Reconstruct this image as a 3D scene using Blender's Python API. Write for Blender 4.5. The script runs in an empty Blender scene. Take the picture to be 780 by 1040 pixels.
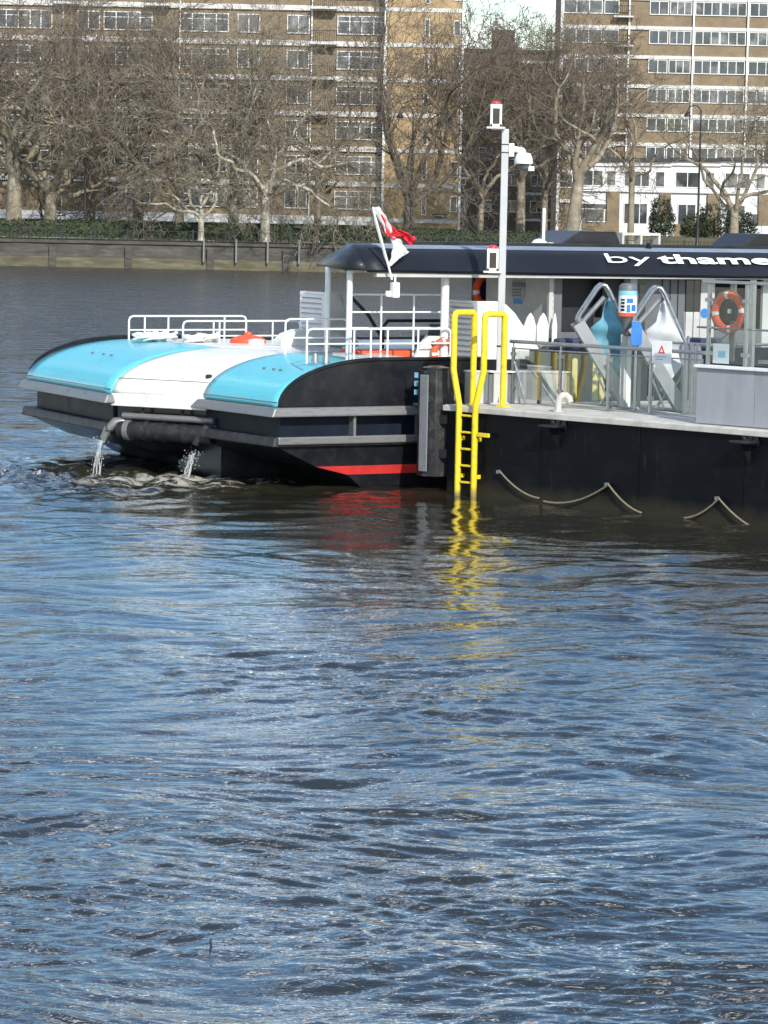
import bpy, math, random
import numpy as np
from mathutils import Vector, Matrix
R_ = random.Random(7)
C = bpy.context.scene.collection
S = bpy.context.scene
rad = math.radians

# ------------------------------------------------------------------ camera model (also used to place things at their true distance)
FPX = 3200.0; CAMH = 5.0
ROLL = rad(1.15); PITCH = math.atan((520-208)/FPX)
Fv = np.array([0, math.cos(PITCH), -math.sin(PITCH)]); Rv = np.array([1, 0, 0.]); Uv = np.array([0, math.sin(PITCH), math.cos(PITCH)])
R2 = Rv*math.cos(ROLL)+Uv*math.sin(ROLL); U2 = -Rv*math.sin(ROLL)+Uv*math.cos(ROLL)
CP = np.array([0, 0, CAMH])
def ray(px, py): return Fv + R2*(px-390)/FPX + U2*(520-py)/FPX
def atz(px, py, z):
    d = ray(px, py); return CP + d*((z-CAMH)/d[2])
def aty(px, py, y):
    d = ray(px, py); return CP + d*(y/d[1])
class Frame:
    def __init__(s, o, deg):
        s.o = np.array(o[:2]); t = rad(deg); s.t = t
        s.a = np.array([math.cos(t), math.sin(t)]); s.b = np.array([-math.sin(t), math.cos(t)])
    def loc(s, p):
        d = np.array(p[:2])-s.o; return (float(d@s.a), float(d@s.b), float(p[2]))
    def v(s, px, py, v):            # point of the pixel's ray on the frame's plane y = v
        d = ray(px, py); t = (v-(CP[:2]-s.o)@s.b)/(d[:2]@s.b); return s.loc(CP+d*t)
    def z(s, px, py, z): return s.loc(atz(px, py, z))
    def w(s, p):
        q = s.o+s.a*p[0]+s.b*p[1]; return (q[0], q[1], p[2])
BF = Frame((-1.919, 54.706), 30)       # ferry: x forward, y across (away), origin at the near stern corner
PF = Frame((1.082, 55.051), -45)       # pontoon: x along the visible face, y inward

# ------------------------------------------------------------------ materials
def mat(name, col, rough=.5, metal=0., var=.12, scale=6., bump=0., bscale=40., stain=None, stain_amt=.4, stain_scale=2., spec=.5, stretch=(1, 1, 1), alpha=None, emit=None, coat=0., pos=False):
    m = bpy.data.materials.new(name); m.use_nodes = True
    nt = m.node_tree; N = nt.nodes; L = nt.links
    b = N['Principled BSDF']
    b.inputs['Roughness'].default_value = rough; b.inputs['Metallic'].default_value = metal
    b.inputs['Specular IOR Level'].default_value = spec
    if coat: b.inputs['Coat Weight'].default_value = coat; b.inputs['Coat Roughness'].default_value = .08
    tc = N.new('ShaderNodeTexCoord'); mp = N.new('ShaderNodeMapping'); mp.inputs['Scale'].default_value = stretch
    if pos: L.new(N.new('ShaderNodeNewGeometry').outputs['Position'], mp.inputs['Vector'])
    else: L.new(tc.outputs['Object'], mp.inputs['Vector'])
    n = N.new('ShaderNodeTexNoise'); n.inputs['Scale'].default_value = scale; n.inputs['Detail'].default_value = 6
    L.new(mp.outputs[0], n.inputs['Vector'])
    r = N.new('ShaderNodeMapRange'); r.inputs['From Min'].default_value = .3; r.inputs['From Max'].default_value = .7
    r.inputs['To Min'].default_value = 1-var; r.inputs['To Max'].default_value = 1+var
    L.new(n.outputs['Fac'], r.inputs['Value'])
    mx = N.new('ShaderNodeVectorMath'); mx.operation = 'SCALE'; mx.inputs[0].default_value = col[:3]
    L.new(r.outputs[0], mx.inputs['Scale'])
    out = mx.outputs[0]
    if stain:
        n2 = N.new('ShaderNodeTexNoise'); n2.inputs['Scale'].default_value = stain_scale; n2.inputs['Detail'].default_value = 8; n2.inputs['Roughness'].default_value = .65
        L.new(mp.outputs[0], n2.inputs['Vector'])
        r2 = N.new('ShaderNodeMapRange'); r2.inputs['From Min'].default_value = .5; r2.inputs['From Max'].default_value = .68
        r2.inputs['To Max'].default_value = stain_amt
        L.new(n2.outputs['Fac'], r2.inputs['Value'])
        mm = N.new('ShaderNodeMix'); mm.data_type = 'RGBA'
        L.new(r2.outputs[0], mm.inputs[0]); L.new(out, mm.inputs[6]); mm.inputs[7].default_value = (*stain, 1)
        out = mm.outputs[2]
    L.new(out, b.inputs['Base Color'])
    rr = N.new('ShaderNodeMapRange'); rr.inputs['To Min'].default_value = max(0, rough-.1); rr.inputs['To Max'].default_value = min(1, rough+.12)
    L.new(n.outputs['Fac'], rr.inputs['Value']); L.new(rr.outputs[0], b.inputs['Roughness'])
    if bump:
        nb = N.new('ShaderNodeTexNoise'); nb.inputs['Scale'].default_value = bscale; nb.inputs['Detail'].default_value = 5
        L.new(mp.outputs[0], nb.inputs['Vector'])
        bb = N.new('ShaderNodeBump'); bb.inputs['Strength'].default_value = bump; bb.inputs['Distance'].default_value = .02
        L.new(nb.outputs['Fac'], bb.inputs['Height']); L.new(bb.outputs[0], b.inputs['Normal'])
    if alpha is not None: b.inputs['Alpha'].default_value = alpha
    return m
def brick_mat(name, c1, c2, mortar, scale=1.0):
    m = bpy.data.materials.new(name); m.use_nodes = True; nt = m.node_tree; N = nt.nodes; L = nt.links; b = N['Principled BSDF']
    tc = N.new('ShaderNodeTexCoord'); mp = N.new('ShaderNodeMapping'); mp.inputs['Rotation'].default_value = (rad(-90), 0, 0)
    L.new(tc.outputs['Object'], mp.inputs['Vector'])
    br = N.new('ShaderNodeTexBrick'); br.inputs['Scale'].default_value = scale
    br.inputs['Color1'].default_value = (*c1, 1); br.inputs['Color2'].default_value = (*c2, 1); br.inputs['Mortar'].default_value = (*mortar, 1)
    br.inputs['Brick Width'].default_value = .225; br.inputs['Row Height'].default_value = .075; br.inputs['Mortar Size'].default_value = .01
    L.new(mp.outputs[0], br.inputs['Vector'])
    n = N.new('ShaderNodeTexNoise'); n.inputs['Scale'].default_value = .7; n.inputs['Detail'].default_value = 8; n.inputs['Roughness'].default_value = .7
    L.new(tc.outputs['Object'], n.inputs['Vector'])
    r = N.new('ShaderNodeMapRange'); r.inputs['From Min'].default_value = .3; r.inputs['From Max'].default_value = .7; r.inputs['To Min'].default_value = .72; r.inputs['To Max'].default_value = 1.25
    L.new(n.outputs['Fac'], r.inputs['Value'])
    mx = N.new('ShaderNodeVectorMath'); mx.operation = 'SCALE'; L.new(br.outputs['Color'], mx.inputs[0]); L.new(r.outputs[0], mx.inputs['Scale'])
    L.new(mx.outputs[0], b.inputs['Base Color']); b.inputs['Roughness'].default_value = .9
    return m
def glass_mat(name, tint=(.95, .97, .97), alpha=.25, rough=.03):
    m = bpy.data.materials.new(name); m.use_nodes = True; nt = m.node_tree; N = nt.nodes; L = nt.links
    for n in list(N): N.remove(n)
    o = N.new('ShaderNodeOutputMaterial'); t = N.new('ShaderNodeBsdfTransparent'); t.inputs[0].default_value = (*tint, 1)
    g = N.new('ShaderNodeBsdfGlossy'); g.inputs['Roughness'].default_value = rough
    fr = N.new('ShaderNodeFresnel'); fr.inputs['IOR'].default_value = 1.5
    ad = N.new('ShaderNodeMath'); ad.operation = 'MULTIPLY'; ad.inputs[1].default_value = .45; L.new(fr.outputs[0], ad.inputs[0])
    d = N.new('ShaderNodeBsdfDiffuse'); d.inputs[0].default_value = (.55, .58, .58, 1)
    m1 = N.new('ShaderNodeMixShader'); m1.inputs[0].default_value = alpha*.5; L.new(t.outputs[0], m1.inputs[1]); L.new(d.outputs[0], m1.inputs[2])
    m2 = N.new('ShaderNodeMixShader'); L.new(ad.outputs[0], m2.inputs[0]); L.new(m1.outputs[0], m2.inputs[1]); L.new(g.outputs[0], m2.inputs[2])
    L.new(m2.outputs[0], o.inputs[0]); return m

M = dict(
    turq=mat('turquoise_paint', (.105, .49, .56), .3, var=.05, scale=1.5, stain=(.16, .42, .5), stain_amt=.3, stain_scale=3, coat=.12),
    white=mat('white_gelcoat', (.72, .71, .66), .35, var=.07, scale=2, stain=(.48, .45, .38), stain_amt=.5, stain_scale=1.6, coat=.1, stretch=(.7, 2.2, 2)),
    wmetal=mat('white_painted_metal', (.76, .76, .74), .35, var=.06, scale=9),
    black=mat('black_hull_paint', (.009, .010, .013), .32, spec=.35, var=.3, scale=2, stain=(.03, .03, .03), stain_amt=.4, stain_scale=4, coat=.2),
    pblack=mat('pontoon_black_paint', (.0028, .0036, .006), .42, spec=.12, var=.4, scale=1.2, stain=(.012, .012, .013), stain_amt=.5, stain_scale=1.7, bump=.15, bscale=3),
    navy=mat('dark_navy_recess', (.006, .010, .02), .5, spec=.2, var=.3, scale=3),
    rubber=mat('black_rubber', (.011, .011, .012), .55, var=.3, scale=8, bump=.3, bscale=30, stain=(.12, .12, .11), stain_amt=.3, stain_scale=6),
    rail=mat('worn_grey_rubbing_strake', (.20, .20, .195), .42, metal=.3, var=.2, scale=5, stain=(.08, .08, .08), stain_amt=.7, stain_scale=5, stretch=(.6, .6, 3)),
    steel=mat('stainless_steel', (.36, .37, .38), .3, metal=.85, var=.1, scale=10),
    alu=mat('dull_aluminium', (.32, .33, .34), .42, metal=.6, var=.15, scale=6, stain=(.2, .2, .2), stain_amt=.4, stain_scale=6),
    red=mat('red_antifouling', (.62, .035, .03), .5, var=.15, scale=3, stain=(.2, .02, .02), stain_amt=.3),
    orange=mat('orange_lifebuoy', (.82, .10, .035), .5, var=.12, scale=8),
    canopy=mat('dark_blue_grey_canopy_paint', (.012, .0145, .020), .45, spec=.22, var=.2, scale=1.2, coat=.08, bump=.25, bscale=1.2),
    rooftop=mat('grey_roof_paint', (.22, .25, .29), .38, var=.15, scale=1.5, stain=(.12, .13, .15), stain_amt=.4),
    yellow=mat('yellow_ladder_paint', (.80, .58, .02), .4, var=.1, scale=7, stain=(.35, .27, .06), stain_amt=.5, stain_scale=9),
    pyellow=mat('pale_yellow_paint', (.62, .52, .16), .5, var=.12, scale=7),
    deck=mat('pale_deck_coating', (.50, .48, .43), .85, var=.15, scale=3, bump=.3, bscale=60, stain=(.3, .28, .24), stain_amt=.6, stain_scale=2),
    greyp=mat('grey_panel_paint', (.30, .31, .33), .45, var=.08, scale=1.5, stain=(.22, .22, .23), stain_amt=.4, stain_scale=1.2, stretch=(2, 2, .5)),
    polegrey=mat('pale_grey_post_paint', (.44, .45, .45), .4, var=.06, scale=4, stain=(.4, .4, .38), stain_amt=.4),
    cabin=mat('off_white_cabin_lining', (.46, .46, .44), .5, var=.08, scale=3, stain=(.3, .3, .3), stain_amt=.4),
    cabgrey=mat('grey_cabin_lining', (.12, .125, .13), .5, var=.1, scale=3),
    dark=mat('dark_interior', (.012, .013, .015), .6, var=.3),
    smoke=mat('dark_window_glass', (.012, .015, .018), .06, var=.2, spec=.6),
    blue=mat('blue_sign_paint', (.03, .17, .62), .4),
    lblue=mat('light_blue_band', (.22, .5, .66), .4),
    paper=mat('white_notice_board', (.78, .79, .79), .5, var=.04),
    tred=mat('red_ink', (.65, .04, .04), .5),
    flagred=mat('red_flag_cloth', (.62, .03, .05), .8, var=.15, scale=12),
    flagwhite=mat('white_flag_cloth', (.72, .70, .68), .8, var=.08, scale=12),
    canvasb=mat('blue_canvas', (.11, .30, .38), .7, var=.2, scale=5),
    canvasw=mat('grey_white_canvas', (.50, .52, .53), .7, var=.1, scale=4),
    rope=mat('weathered_rope', (.20, .17, .12), .9, var=.4, scale=60),
    seat=mat('navy_seat_cloth', (.03, .04, .09), .7, var=.3),
    glass=glass_mat('clear_screen_glass', alpha=.03),
    dome=mat('smoked_dome', (.10, .10, .11), .08, spec=.8),
    brick=brick_mat('brown_brick', (.225, .165, .098), (.18, .13, .08), (.23, .19, .13)),
    brickdk=brick_mat('dark_brown_brick', (.14, .095, .06), (.11, .075, .05), (.12, .1, .08)),
    tan=brick_mat('tan_brick', (.40, .275, .135), (.34, .23, .115), (.36, .28, .18)),
    band=mat('white_concrete_band', (.58, .57, .54), .7, var=.12, scale=1.2, stain=(.35, .33, .3), stain_amt=.5, stain_scale=1.5),
    render=mat('white_render', (.66, .67, .67), .8, var=.08, scale=1, stain=(.42, .42, .4), stain_amt=.35, stain_scale=1),
    pane=mat('window_pane', (.045, .055, .065), .06, var=.6, scale=.6, spec=.6, stain=(.30, .30, .28), stain_amt=.75, stain_scale=.55, pos=True),
    iron=mat('black_iron', (.014, .014, .016), .45, var=.2),
    tarmac=mat('asphalt', (.05, .05, .052), .9, var=.15, scale=3, bump=.2),
    earth=mat('embankment_earth', (.09, .08, .05), .95, var=.4, scale=.6, stain=(.05, .08, .03), stain_amt=.8, stain_scale=.4),
    roofdk=mat('dark_roof_felt', (.05, .048, .045), .8),
    bark=mat('plane_tree_bark', (.22, .185, .13), .9, var=.35, scale=1.6, bump=.5, bscale=8, stain=(.42, .38, .28), stain_amt=.8, stain_scale=1.3),
    barkpale=mat('pale_peeling_bark', (.34, .31, .24), .9, var=.35, scale=1.6, bump=.5, bscale=8, stain=(.56, .53, .44), stain_amt=.9, stain_scale=1.6),
    barkdk=mat('dark_bark', (.085, .072, .052), .9, var=.35, scale=1.6, bump=.5, bscale=8),
    twig=mat('brown_twigs', (.155, .125, .09), .9, var=.3, scale=.6),
    twig2=mat('grey_brown_twigs', (.21, .18, .13), .9, var=.3, scale=.6),
    twigdk=mat('dark_twigs', (.07, .058, .042), .9, var=.3, scale=.6),
    leaf=mat('evergreen_leaf', (.04, .058, .02), .7, var=.6, scale=3),
    leafdk=mat('dark_leaf', (.03, .042, .018), .7, var=.6, scale=3),
    wallstone=mat('river_wall_stone', (.065, .06, .052), .95, var=.35, scale=1.5, bump=.6, bscale=6, stain=(.13, .12, .095), stain_amt=.7, stain_scale=1.1, stretch=(.6, .6, 2.5)),
    wallslime=mat('river_wall_slime', (.095, .085, .05), .8, var=.35, scale=1.5, bump=.6, bscale=6, stain=(.2, .18, .12), stain_amt=.7, stain_scale=1.1, stretch=(.5, .5, 2.5)),
    foam=mat('splashing_water', (.62, .64, .64), .1, var=.1, alpha=.35),
)

# ------------------------------------------------------------------ mesh builder
class MB:
    def __init__(s): s.v = []; s.f = []; s.m = []
    def add(s, vs, fs, mi=0):
        o = len(s.v); s.v += [tuple(map(float, p)) for p in vs]; s.f += [tuple(i+o for i in f) for f in fs]; s.m += [mi]*len(fs); return s
    def box(s, a, b, mi=0, T=None):
        x0, y0, z0 = a; x1, y1, z1 = b
        vs = [(x0, y0, z0), (x1, y0, z0), (x1, y1, z0), (x0, y1, z0), (x0, y0, z1), (x1, y0, z1), (x1, y1, z1), (x0, y1, z1)]
        if T is not None: vs = [tuple(T @ Vector(p)) for p in vs]
        return s.add(vs, [(0, 3, 2, 1), (4, 5, 6, 7), (0, 1, 5, 4), (1, 2, 6, 5), (2, 3, 7, 6), (3, 0, 4, 7)], mi)
    def prism(s, poly, axis, lo, hi, mi=0):      # poly of 2-D points in the two other axes
        n = len(poly)
        def P(p, h):
            return {'x': (h, p[0], p[1]), 'y': (p[0], h, p[1]), 'z': (p[0], p[1], h)}[axis]
        vs = [P(p, lo) for p in poly]+[P(p, hi) for p in poly]
        fs = [tuple(range(n)), tuple(range(2*n-1, n-1, -1))]+[(i, (i+1) % n, n+(i+1) % n, n+i)[::-1] for i in range(n)]
        return s.add(vs, fs, mi)
    def tube(s, pts, r, n=8, mi=0, cap=True):
        pts = [Vector(p) for p in pts]; rs = r if isinstance(r, (list, tuple)) else [r]*len(pts)
        vs = []; ref = None
        for i, p in enumerate(pts):
            if i == 0: d = pts[1]-p
            elif i == len(pts)-1: d = p-pts[i-1]
            else: d = (pts[i+1]-p).normalized()+(p-pts[i-1]).normalized()
            d.normalize()
            if ref is None: ref = Vector((0, 0, 1)) if abs(d.z) < .9 else Vector((1, 0, 0))
            x = (ref-d*ref.dot(d)).normalized(); ref = x; y = d.cross(x)
            k = 1.0
            if 0 < i < len(pts)-1:
                c = max(.5, math.sqrt((1+(pts[i+1]-p).normalized().dot((p-pts[i-1]).normalized()))/2)); k = 1/c if n > 4 else 1
            for j in range(n):
                a = 2*math.pi*j/n; vs.append(p+(x*math.cos(a)+y*math.sin(a))*rs[i]*(k if k < 1.2 else 1.1))
        fs = []
        for i in range(len(pts)-1):
            for j in range(n):
                fs.append((i*n+j, i*n+(j+1) % n, (i+1)*n+(j+1) % n, (i+1)*n+j))
        if cap: fs += [tuple(range(n))[::-1], tuple(range((len(pts)-1)*n, len(pts)*n))]
        return s.add(vs, fs, mi)
    def lathe(s, prof, c=(0, 0, 0), n=20, mi=0, axis='z'):
        vs = []
        for r, h in prof:
            for j in range(n):
                a = 2*math.pi*j/n; q = (r*math.cos(a), r*math.sin(a), h)
                if axis == 'y': q = (q[0], q[2], q[1])
                if axis == 'x': q = (q[2], q[0], q[1])
                vs.append((c[0]+q[0], c[1]+q[1], c[2]+q[2]))
        fs = [(i*n+j, i*n+(j+1) % n, (i+1)*n+(j+1) % n, (i+1)*n+j) for i in range(len(prof)-1) for j in range(n)]
        fs += [tuple(range(n))[::-1], tuple(range((len(prof)-1)*n, len(prof)*n))]
        return s.add(vs, fs, mi)
    def torus(s, c, R, r, T, n=28, k=10, mis=None):
        vs = []; fs = []; 
        for i in range(n):
            a = 2*math.pi*i/n
            for j in range(k):
                b = 2*math.pi*j/k
                q = Vector(((R+r*math.cos(b))*math.cos(a), r*.8*math.sin(b), (R+r*math.cos(b))*math.sin(a)))
                vs.append(tuple(Vector(c)+T @ q))
        for i in range(n):
            for j in range(k):
                fs.append((i*k+j, i*k+(j+1) % k, ((i+1) % n)*k+(j+1) % k, ((i+1) % n)*k+j))
        o = len(s.f); s.add(vs, fs, 0)
        if mis:
            for i in range(n):
                if mis(i/n):
                    for j in range(k): s.m[o+i*k+j] = 1
        return s
    def grid(s, fn, nu, nv, mi=0):
        vs = [fn(i/(nu-1), j/(nv-1)) for i in range(nu) for j in range(nv)]
        fs = [(i*nv+j, (i+1)*nv+j, (i+1)*nv+j+1, i*nv+j+1) for i in range(nu-1) for j in range(nv-1)]
        return s.add(vs, fs, mi)
    def build(s, name, mats, parent=None, smooth=False, bevel=0., solid=0., fix=True):
        me = bpy.data.meshes.new(name); me.from_pydata(s.v, [], s.f)
        for m in (mats if isinstance(mats, (list, tuple)) else [mats]): me.materials.append(M[m] if isinstance(m, str) else m)
        me.polygons.foreach_set('material_index', s.m); me.update()
        if fix:
            import bmesh
            b = bmesh.new(); b.from_mesh(me); bmesh.ops.recalc_face_normals(b, faces=b.faces); b.to_mesh(me); b.free()
        if smooth:
            me.polygons.foreach_set('use_smooth', [True]*len(me.polygons)); me.set_sharp_from_angle(angle=rad(40))
        o = bpy.data.objects.new(name, me); C.objects.link(o)
        if parent is not None: o.parent = parent
        if solid:
            k = o.modifiers.new('s', 'SOLIDIFY'); k.thickness = solid; k.offset = 0
        if bevel:
            k = o.modifiers.new('b', 'BEVEL'); k.width = bevel; k.segments = 2; k.limit_method = 'ANGLE'; k.angle_limit = rad(40)
        return o
def thing(name, label, cat, loc=(0, 0, 0), rot=0., group=None):
    o = bpy.data.objects.new(name, None); C.objects.link(o); o.location = loc; o.rotation_euler = (0, 0, rot); o.empty_display_size = .3
    return tag(o, label, cat, group)
def tag(o, label, cat, group=None):
    o['label'] = label; o['category'] = cat
    if group: o['group'] = group
    return o
def struct(o, kind='structure', label=None, cat=None):
    o['kind'] = kind
    if label: o['label'] = label; o['category'] = cat
    return o
def copy_tree(o, parent=None):
    c = o.copy(); C.objects.link(c)
    if parent is not None: c.parent = parent
    for ch in list(o.children): copy_tree(ch, c)
    return c
def text(name, body, size, T, material, parent, bold=0., extr=.004, sx=1.):
    cu = bpy.data.curves.new(name, 'FONT'); cu.body = body; cu.size = size; cu.offset = bold; cu.extrude = extr; cu.space_character = 1.0
    t = bpy.data.objects.new(name, cu); C.objects.link(t)
    bpy.context.view_layer.update()
    me = bpy.data.meshes.new_from_object(t); bpy.data.objects.remove(t)
    if sx != 1:
        for v in me.vertices: v.co.x *= sx
    me.materials.clear(); me.materials.append(M[material])
    me.transform(T)
    o = bpy.data.objects.new(name, me); C.objects.link(o); o.parent = parent
    return o

def tide(m, z0, z1, col, rust=(.10, .045, .02), scuff=True):
    """weed and silt band near the water, rust runs and pale scuffs: real marks on the plating"""
    nt = m.node_tree; N = nt.nodes; L = nt.links; b = N['Principled BSDF']; src = b.inputs['Base Color'].links[0].from_socket
    g = N.new('ShaderNodeNewGeometry'); sx = N.new('ShaderNodeSeparateXYZ'); L.new(g.outputs['Position'], sx.inputs[0])
    n = N.new('ShaderNodeTexNoise'); n.inputs['Scale'].default_value = 2.2; n.inputs['Detail'].default_value = 8; n.inputs['Roughness'].default_value = .7; L.new(g.outputs['Position'], n.inputs['Vector'])
    w_ = N.new('ShaderNodeMath'); w_.operation = 'MULTIPLY_ADD'; w_.inputs[1].default_value = -.45; L.new(n.outputs['Fac'], w_.inputs[0]); L.new(sx.outputs['Z'], w_.inputs[2])
    r = N.new('ShaderNodeMapRange'); r.inputs['From Min'].default_value = z1-.22; r.inputs['From Max'].default_value = z0-.22; r.inputs['To Max'].default_value = .9; L.new(w_.outputs[0], r.inputs['Value'])
    mx = N.new('ShaderNodeMix'); mx.data_type = 'RGBA'; L.new(r.outputs[0], mx.inputs[0]); L.new(src, mx.inputs[6]); mx.inputs[7].default_value = (*col, 1)
    mp = N.new('ShaderNodeMapping'); mp.inputs['Scale'].default_value = (5, 5, .5); L.new(g.outputs['Position'], mp.inputs['Vector'])
    n2 = N.new('ShaderNodeTexNoise'); n2.inputs['Scale'].default_value = 1.; n2.inputs['Detail'].default_value = 7; n2.inputs['Roughness'].default_value = .7; L.new(mp.outputs[0], n2.inputs['Vector'])
    r2 = N.new('ShaderNodeMapRange'); r2.inputs['From Min'].default_value = .63; r2.inputs['From Max'].default_value = .74; r2.inputs['To Max'].default_value = .55; L.new(n2.outputs['Fac'], r2.inputs['Value'])
    m2 = N.new('ShaderNodeMix'); m2.data_type = 'RGBA'; L.new(r2.outputs[0], m2.inputs[0]); L.new(mx.outputs[2], m2.inputs[6]); m2.inputs[7].default_value = (*rust, 1)
    out = m2.outputs[2]
    if scuff:
        mp3 = N.new('ShaderNodeMapping'); mp3.inputs['Scale'].default_value = (1.7, 1.7, 4.5); L.new(g.outputs['Position'], mp3.inputs['Vector'])
        n3 = N.new('ShaderNodeTexNoise'); n3.inputs['Scale'].default_value = 1.6; n3.inputs['Detail'].default_value = 9; n3.inputs['Roughness'].default_value = .8; n3.inputs['Distortion'].default_value = .8; L.new(mp3.outputs[0], n3.inputs['Vector'])
        r3 = N.new('ShaderNodeMapRange'); r3.inputs['From Min'].default_value = .66; r3.inputs['From Max'].default_value = .72; r3.inputs['To Max'].default_value = .6; L.new(n3.outputs['Fac'], r3.inputs['Value'])
        m3 = N.new('ShaderNodeMix'); m3.data_type = 'RGBA'; L.new(r3.outputs[0], m3.inputs[0]); L.new(out, m3.inputs[6]); m3.inputs[7].default_value = (.16, .155, .15, 1); out = m3.outputs[2]
    L.new(out, b.inputs['Base Color'])
tide(M['pblack'], .05, .30, (.032, .029, .019))
tide(M['yellow'], .0, .2, (.16, .13, .05), rust=(.28, .14, .03), scuff=False)
# ------------------------------------------------------------------ camera, light, sky
cam = bpy.data.cameras.new('camera'); co = bpy.data.objects.new('camera', cam); C.objects.link(co); S.camera = co
cam.sensor_fit = 'HORIZONTAL'; cam.sensor_width = 36; cam.lens = 36*FPX/780; cam.clip_start = .5; cam.clip_end = 6000
mw = Matrix(((R2[0], U2[0], -Fv[0], 0), (R2[1], U2[1], -Fv[1], 0), (R2[2], U2[2], -Fv[2], CAMH), (0, 0, 0, 1))); co.matrix_world = mw
SUN_EL = rad(33); sdx, sdy = .32, -.947        # towards the sun: behind the camera, to its right
sd = Vector((sdx*math.cos(SUN_EL), sdy*math.cos(SUN_EL), math.sin(SUN_EL))).normalized()
sl = bpy.data.lights.new('sun', 'SUN'); sl.energy = 4.4; sl.angle = rad(.53); sl.color = (1, .95, .86)
so = bpy.data.objects.new('sun', sl); C.objects.link(so); so.rotation_euler = sd.to_track_quat('Z', 'Y').to_euler()
w = bpy.data.worlds.new('World'); S.world = w; w.use_nodes = True
N = w.node_tree.nodes; L = w.node_tree.links; bg = N['Background']
sk = N.new('ShaderNodeTexSky'); sk.sky_type = 'NISHITA'; sk.sun_disc = False; sk.sun_elevation = SUN_EL; sk.sun_rotation = math.atan2(sdx, sdy); sk.air_density = 1.0; sk.dust_density = .1; sk.ozone_density = 1.6
tc = N.new('ShaderNodeTexCoord'); mp = N.new('ShaderNodeMapping'); mp.inputs['Scale'].default_value = (3.4, 3.4, 10.0); mp.inputs['Location'].default_value = (3.1, .4, .3)
L.new(tc.outputs['Generated'], mp.inputs['Vector'])
nz = N.new('ShaderNodeTexNoise'); nz.inputs['Scale'].default_value = 1.6; nz.inputs['Detail'].default_value = 7; nz.inputs['Roughness'].default_value = .55; L.new(mp.outputs[0], nz.inputs['Vector'])
cr = N.new('ShaderNodeMapRange'); cr.interpolation_type = 'SMOOTHSTEP'; cr.inputs['From Min'].default_value = .55; cr.inputs['From Max'].default_value = .595; cr.inputs['To Max'].default_value = .9; 
sz = N.new('ShaderNodeSeparateXYZ'); L.new(tc.outputs['Generated'], sz.inputs[0])
el = N.new('ShaderNodeMapRange'); el.inputs['From Min'].default_value = .06; el.inputs['From Max'].default_value = .55; el.inputs['To Min'].default_value = .015; el.inputs['To Max'].default_value = -.02; L.new(sz.outputs['Z'], el.inputs['Value'])
ea = N.new('ShaderNodeMath'); ea.operation = 'ADD'; L.new(nz.outputs['Fac'], ea.inputs[0]); L.new(el.outputs[0], ea.inputs[1]); L.new(ea.outputs[0], cr.inputs['Value'])
mc = N.new('ShaderNodeMix'); mc.data_type = 'RGBA'; L.new(cr.outputs[0], mc.inputs[0]); hs = N.new('ShaderNodeHueSaturation'); hs.inputs['Saturation'].default_value = 1.2; L.new(sk.outputs[0], hs.inputs['Color']); L.new(hs.outputs[0], mc.inputs[6]); mc.inputs[7].default_value = (17, 17.6, 18.4, 1)
L.new(mc.outputs[2], bg.inputs['Color']); bg.inputs['Strength'].default_value = .15
S.view_settings.view_transform = 'Standard'; S.view_settings.look = 'None'; S.view_settings.exposure = .24; S.view_settings.gamma = 1
S.render.engine = 'CYCLES'

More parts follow.
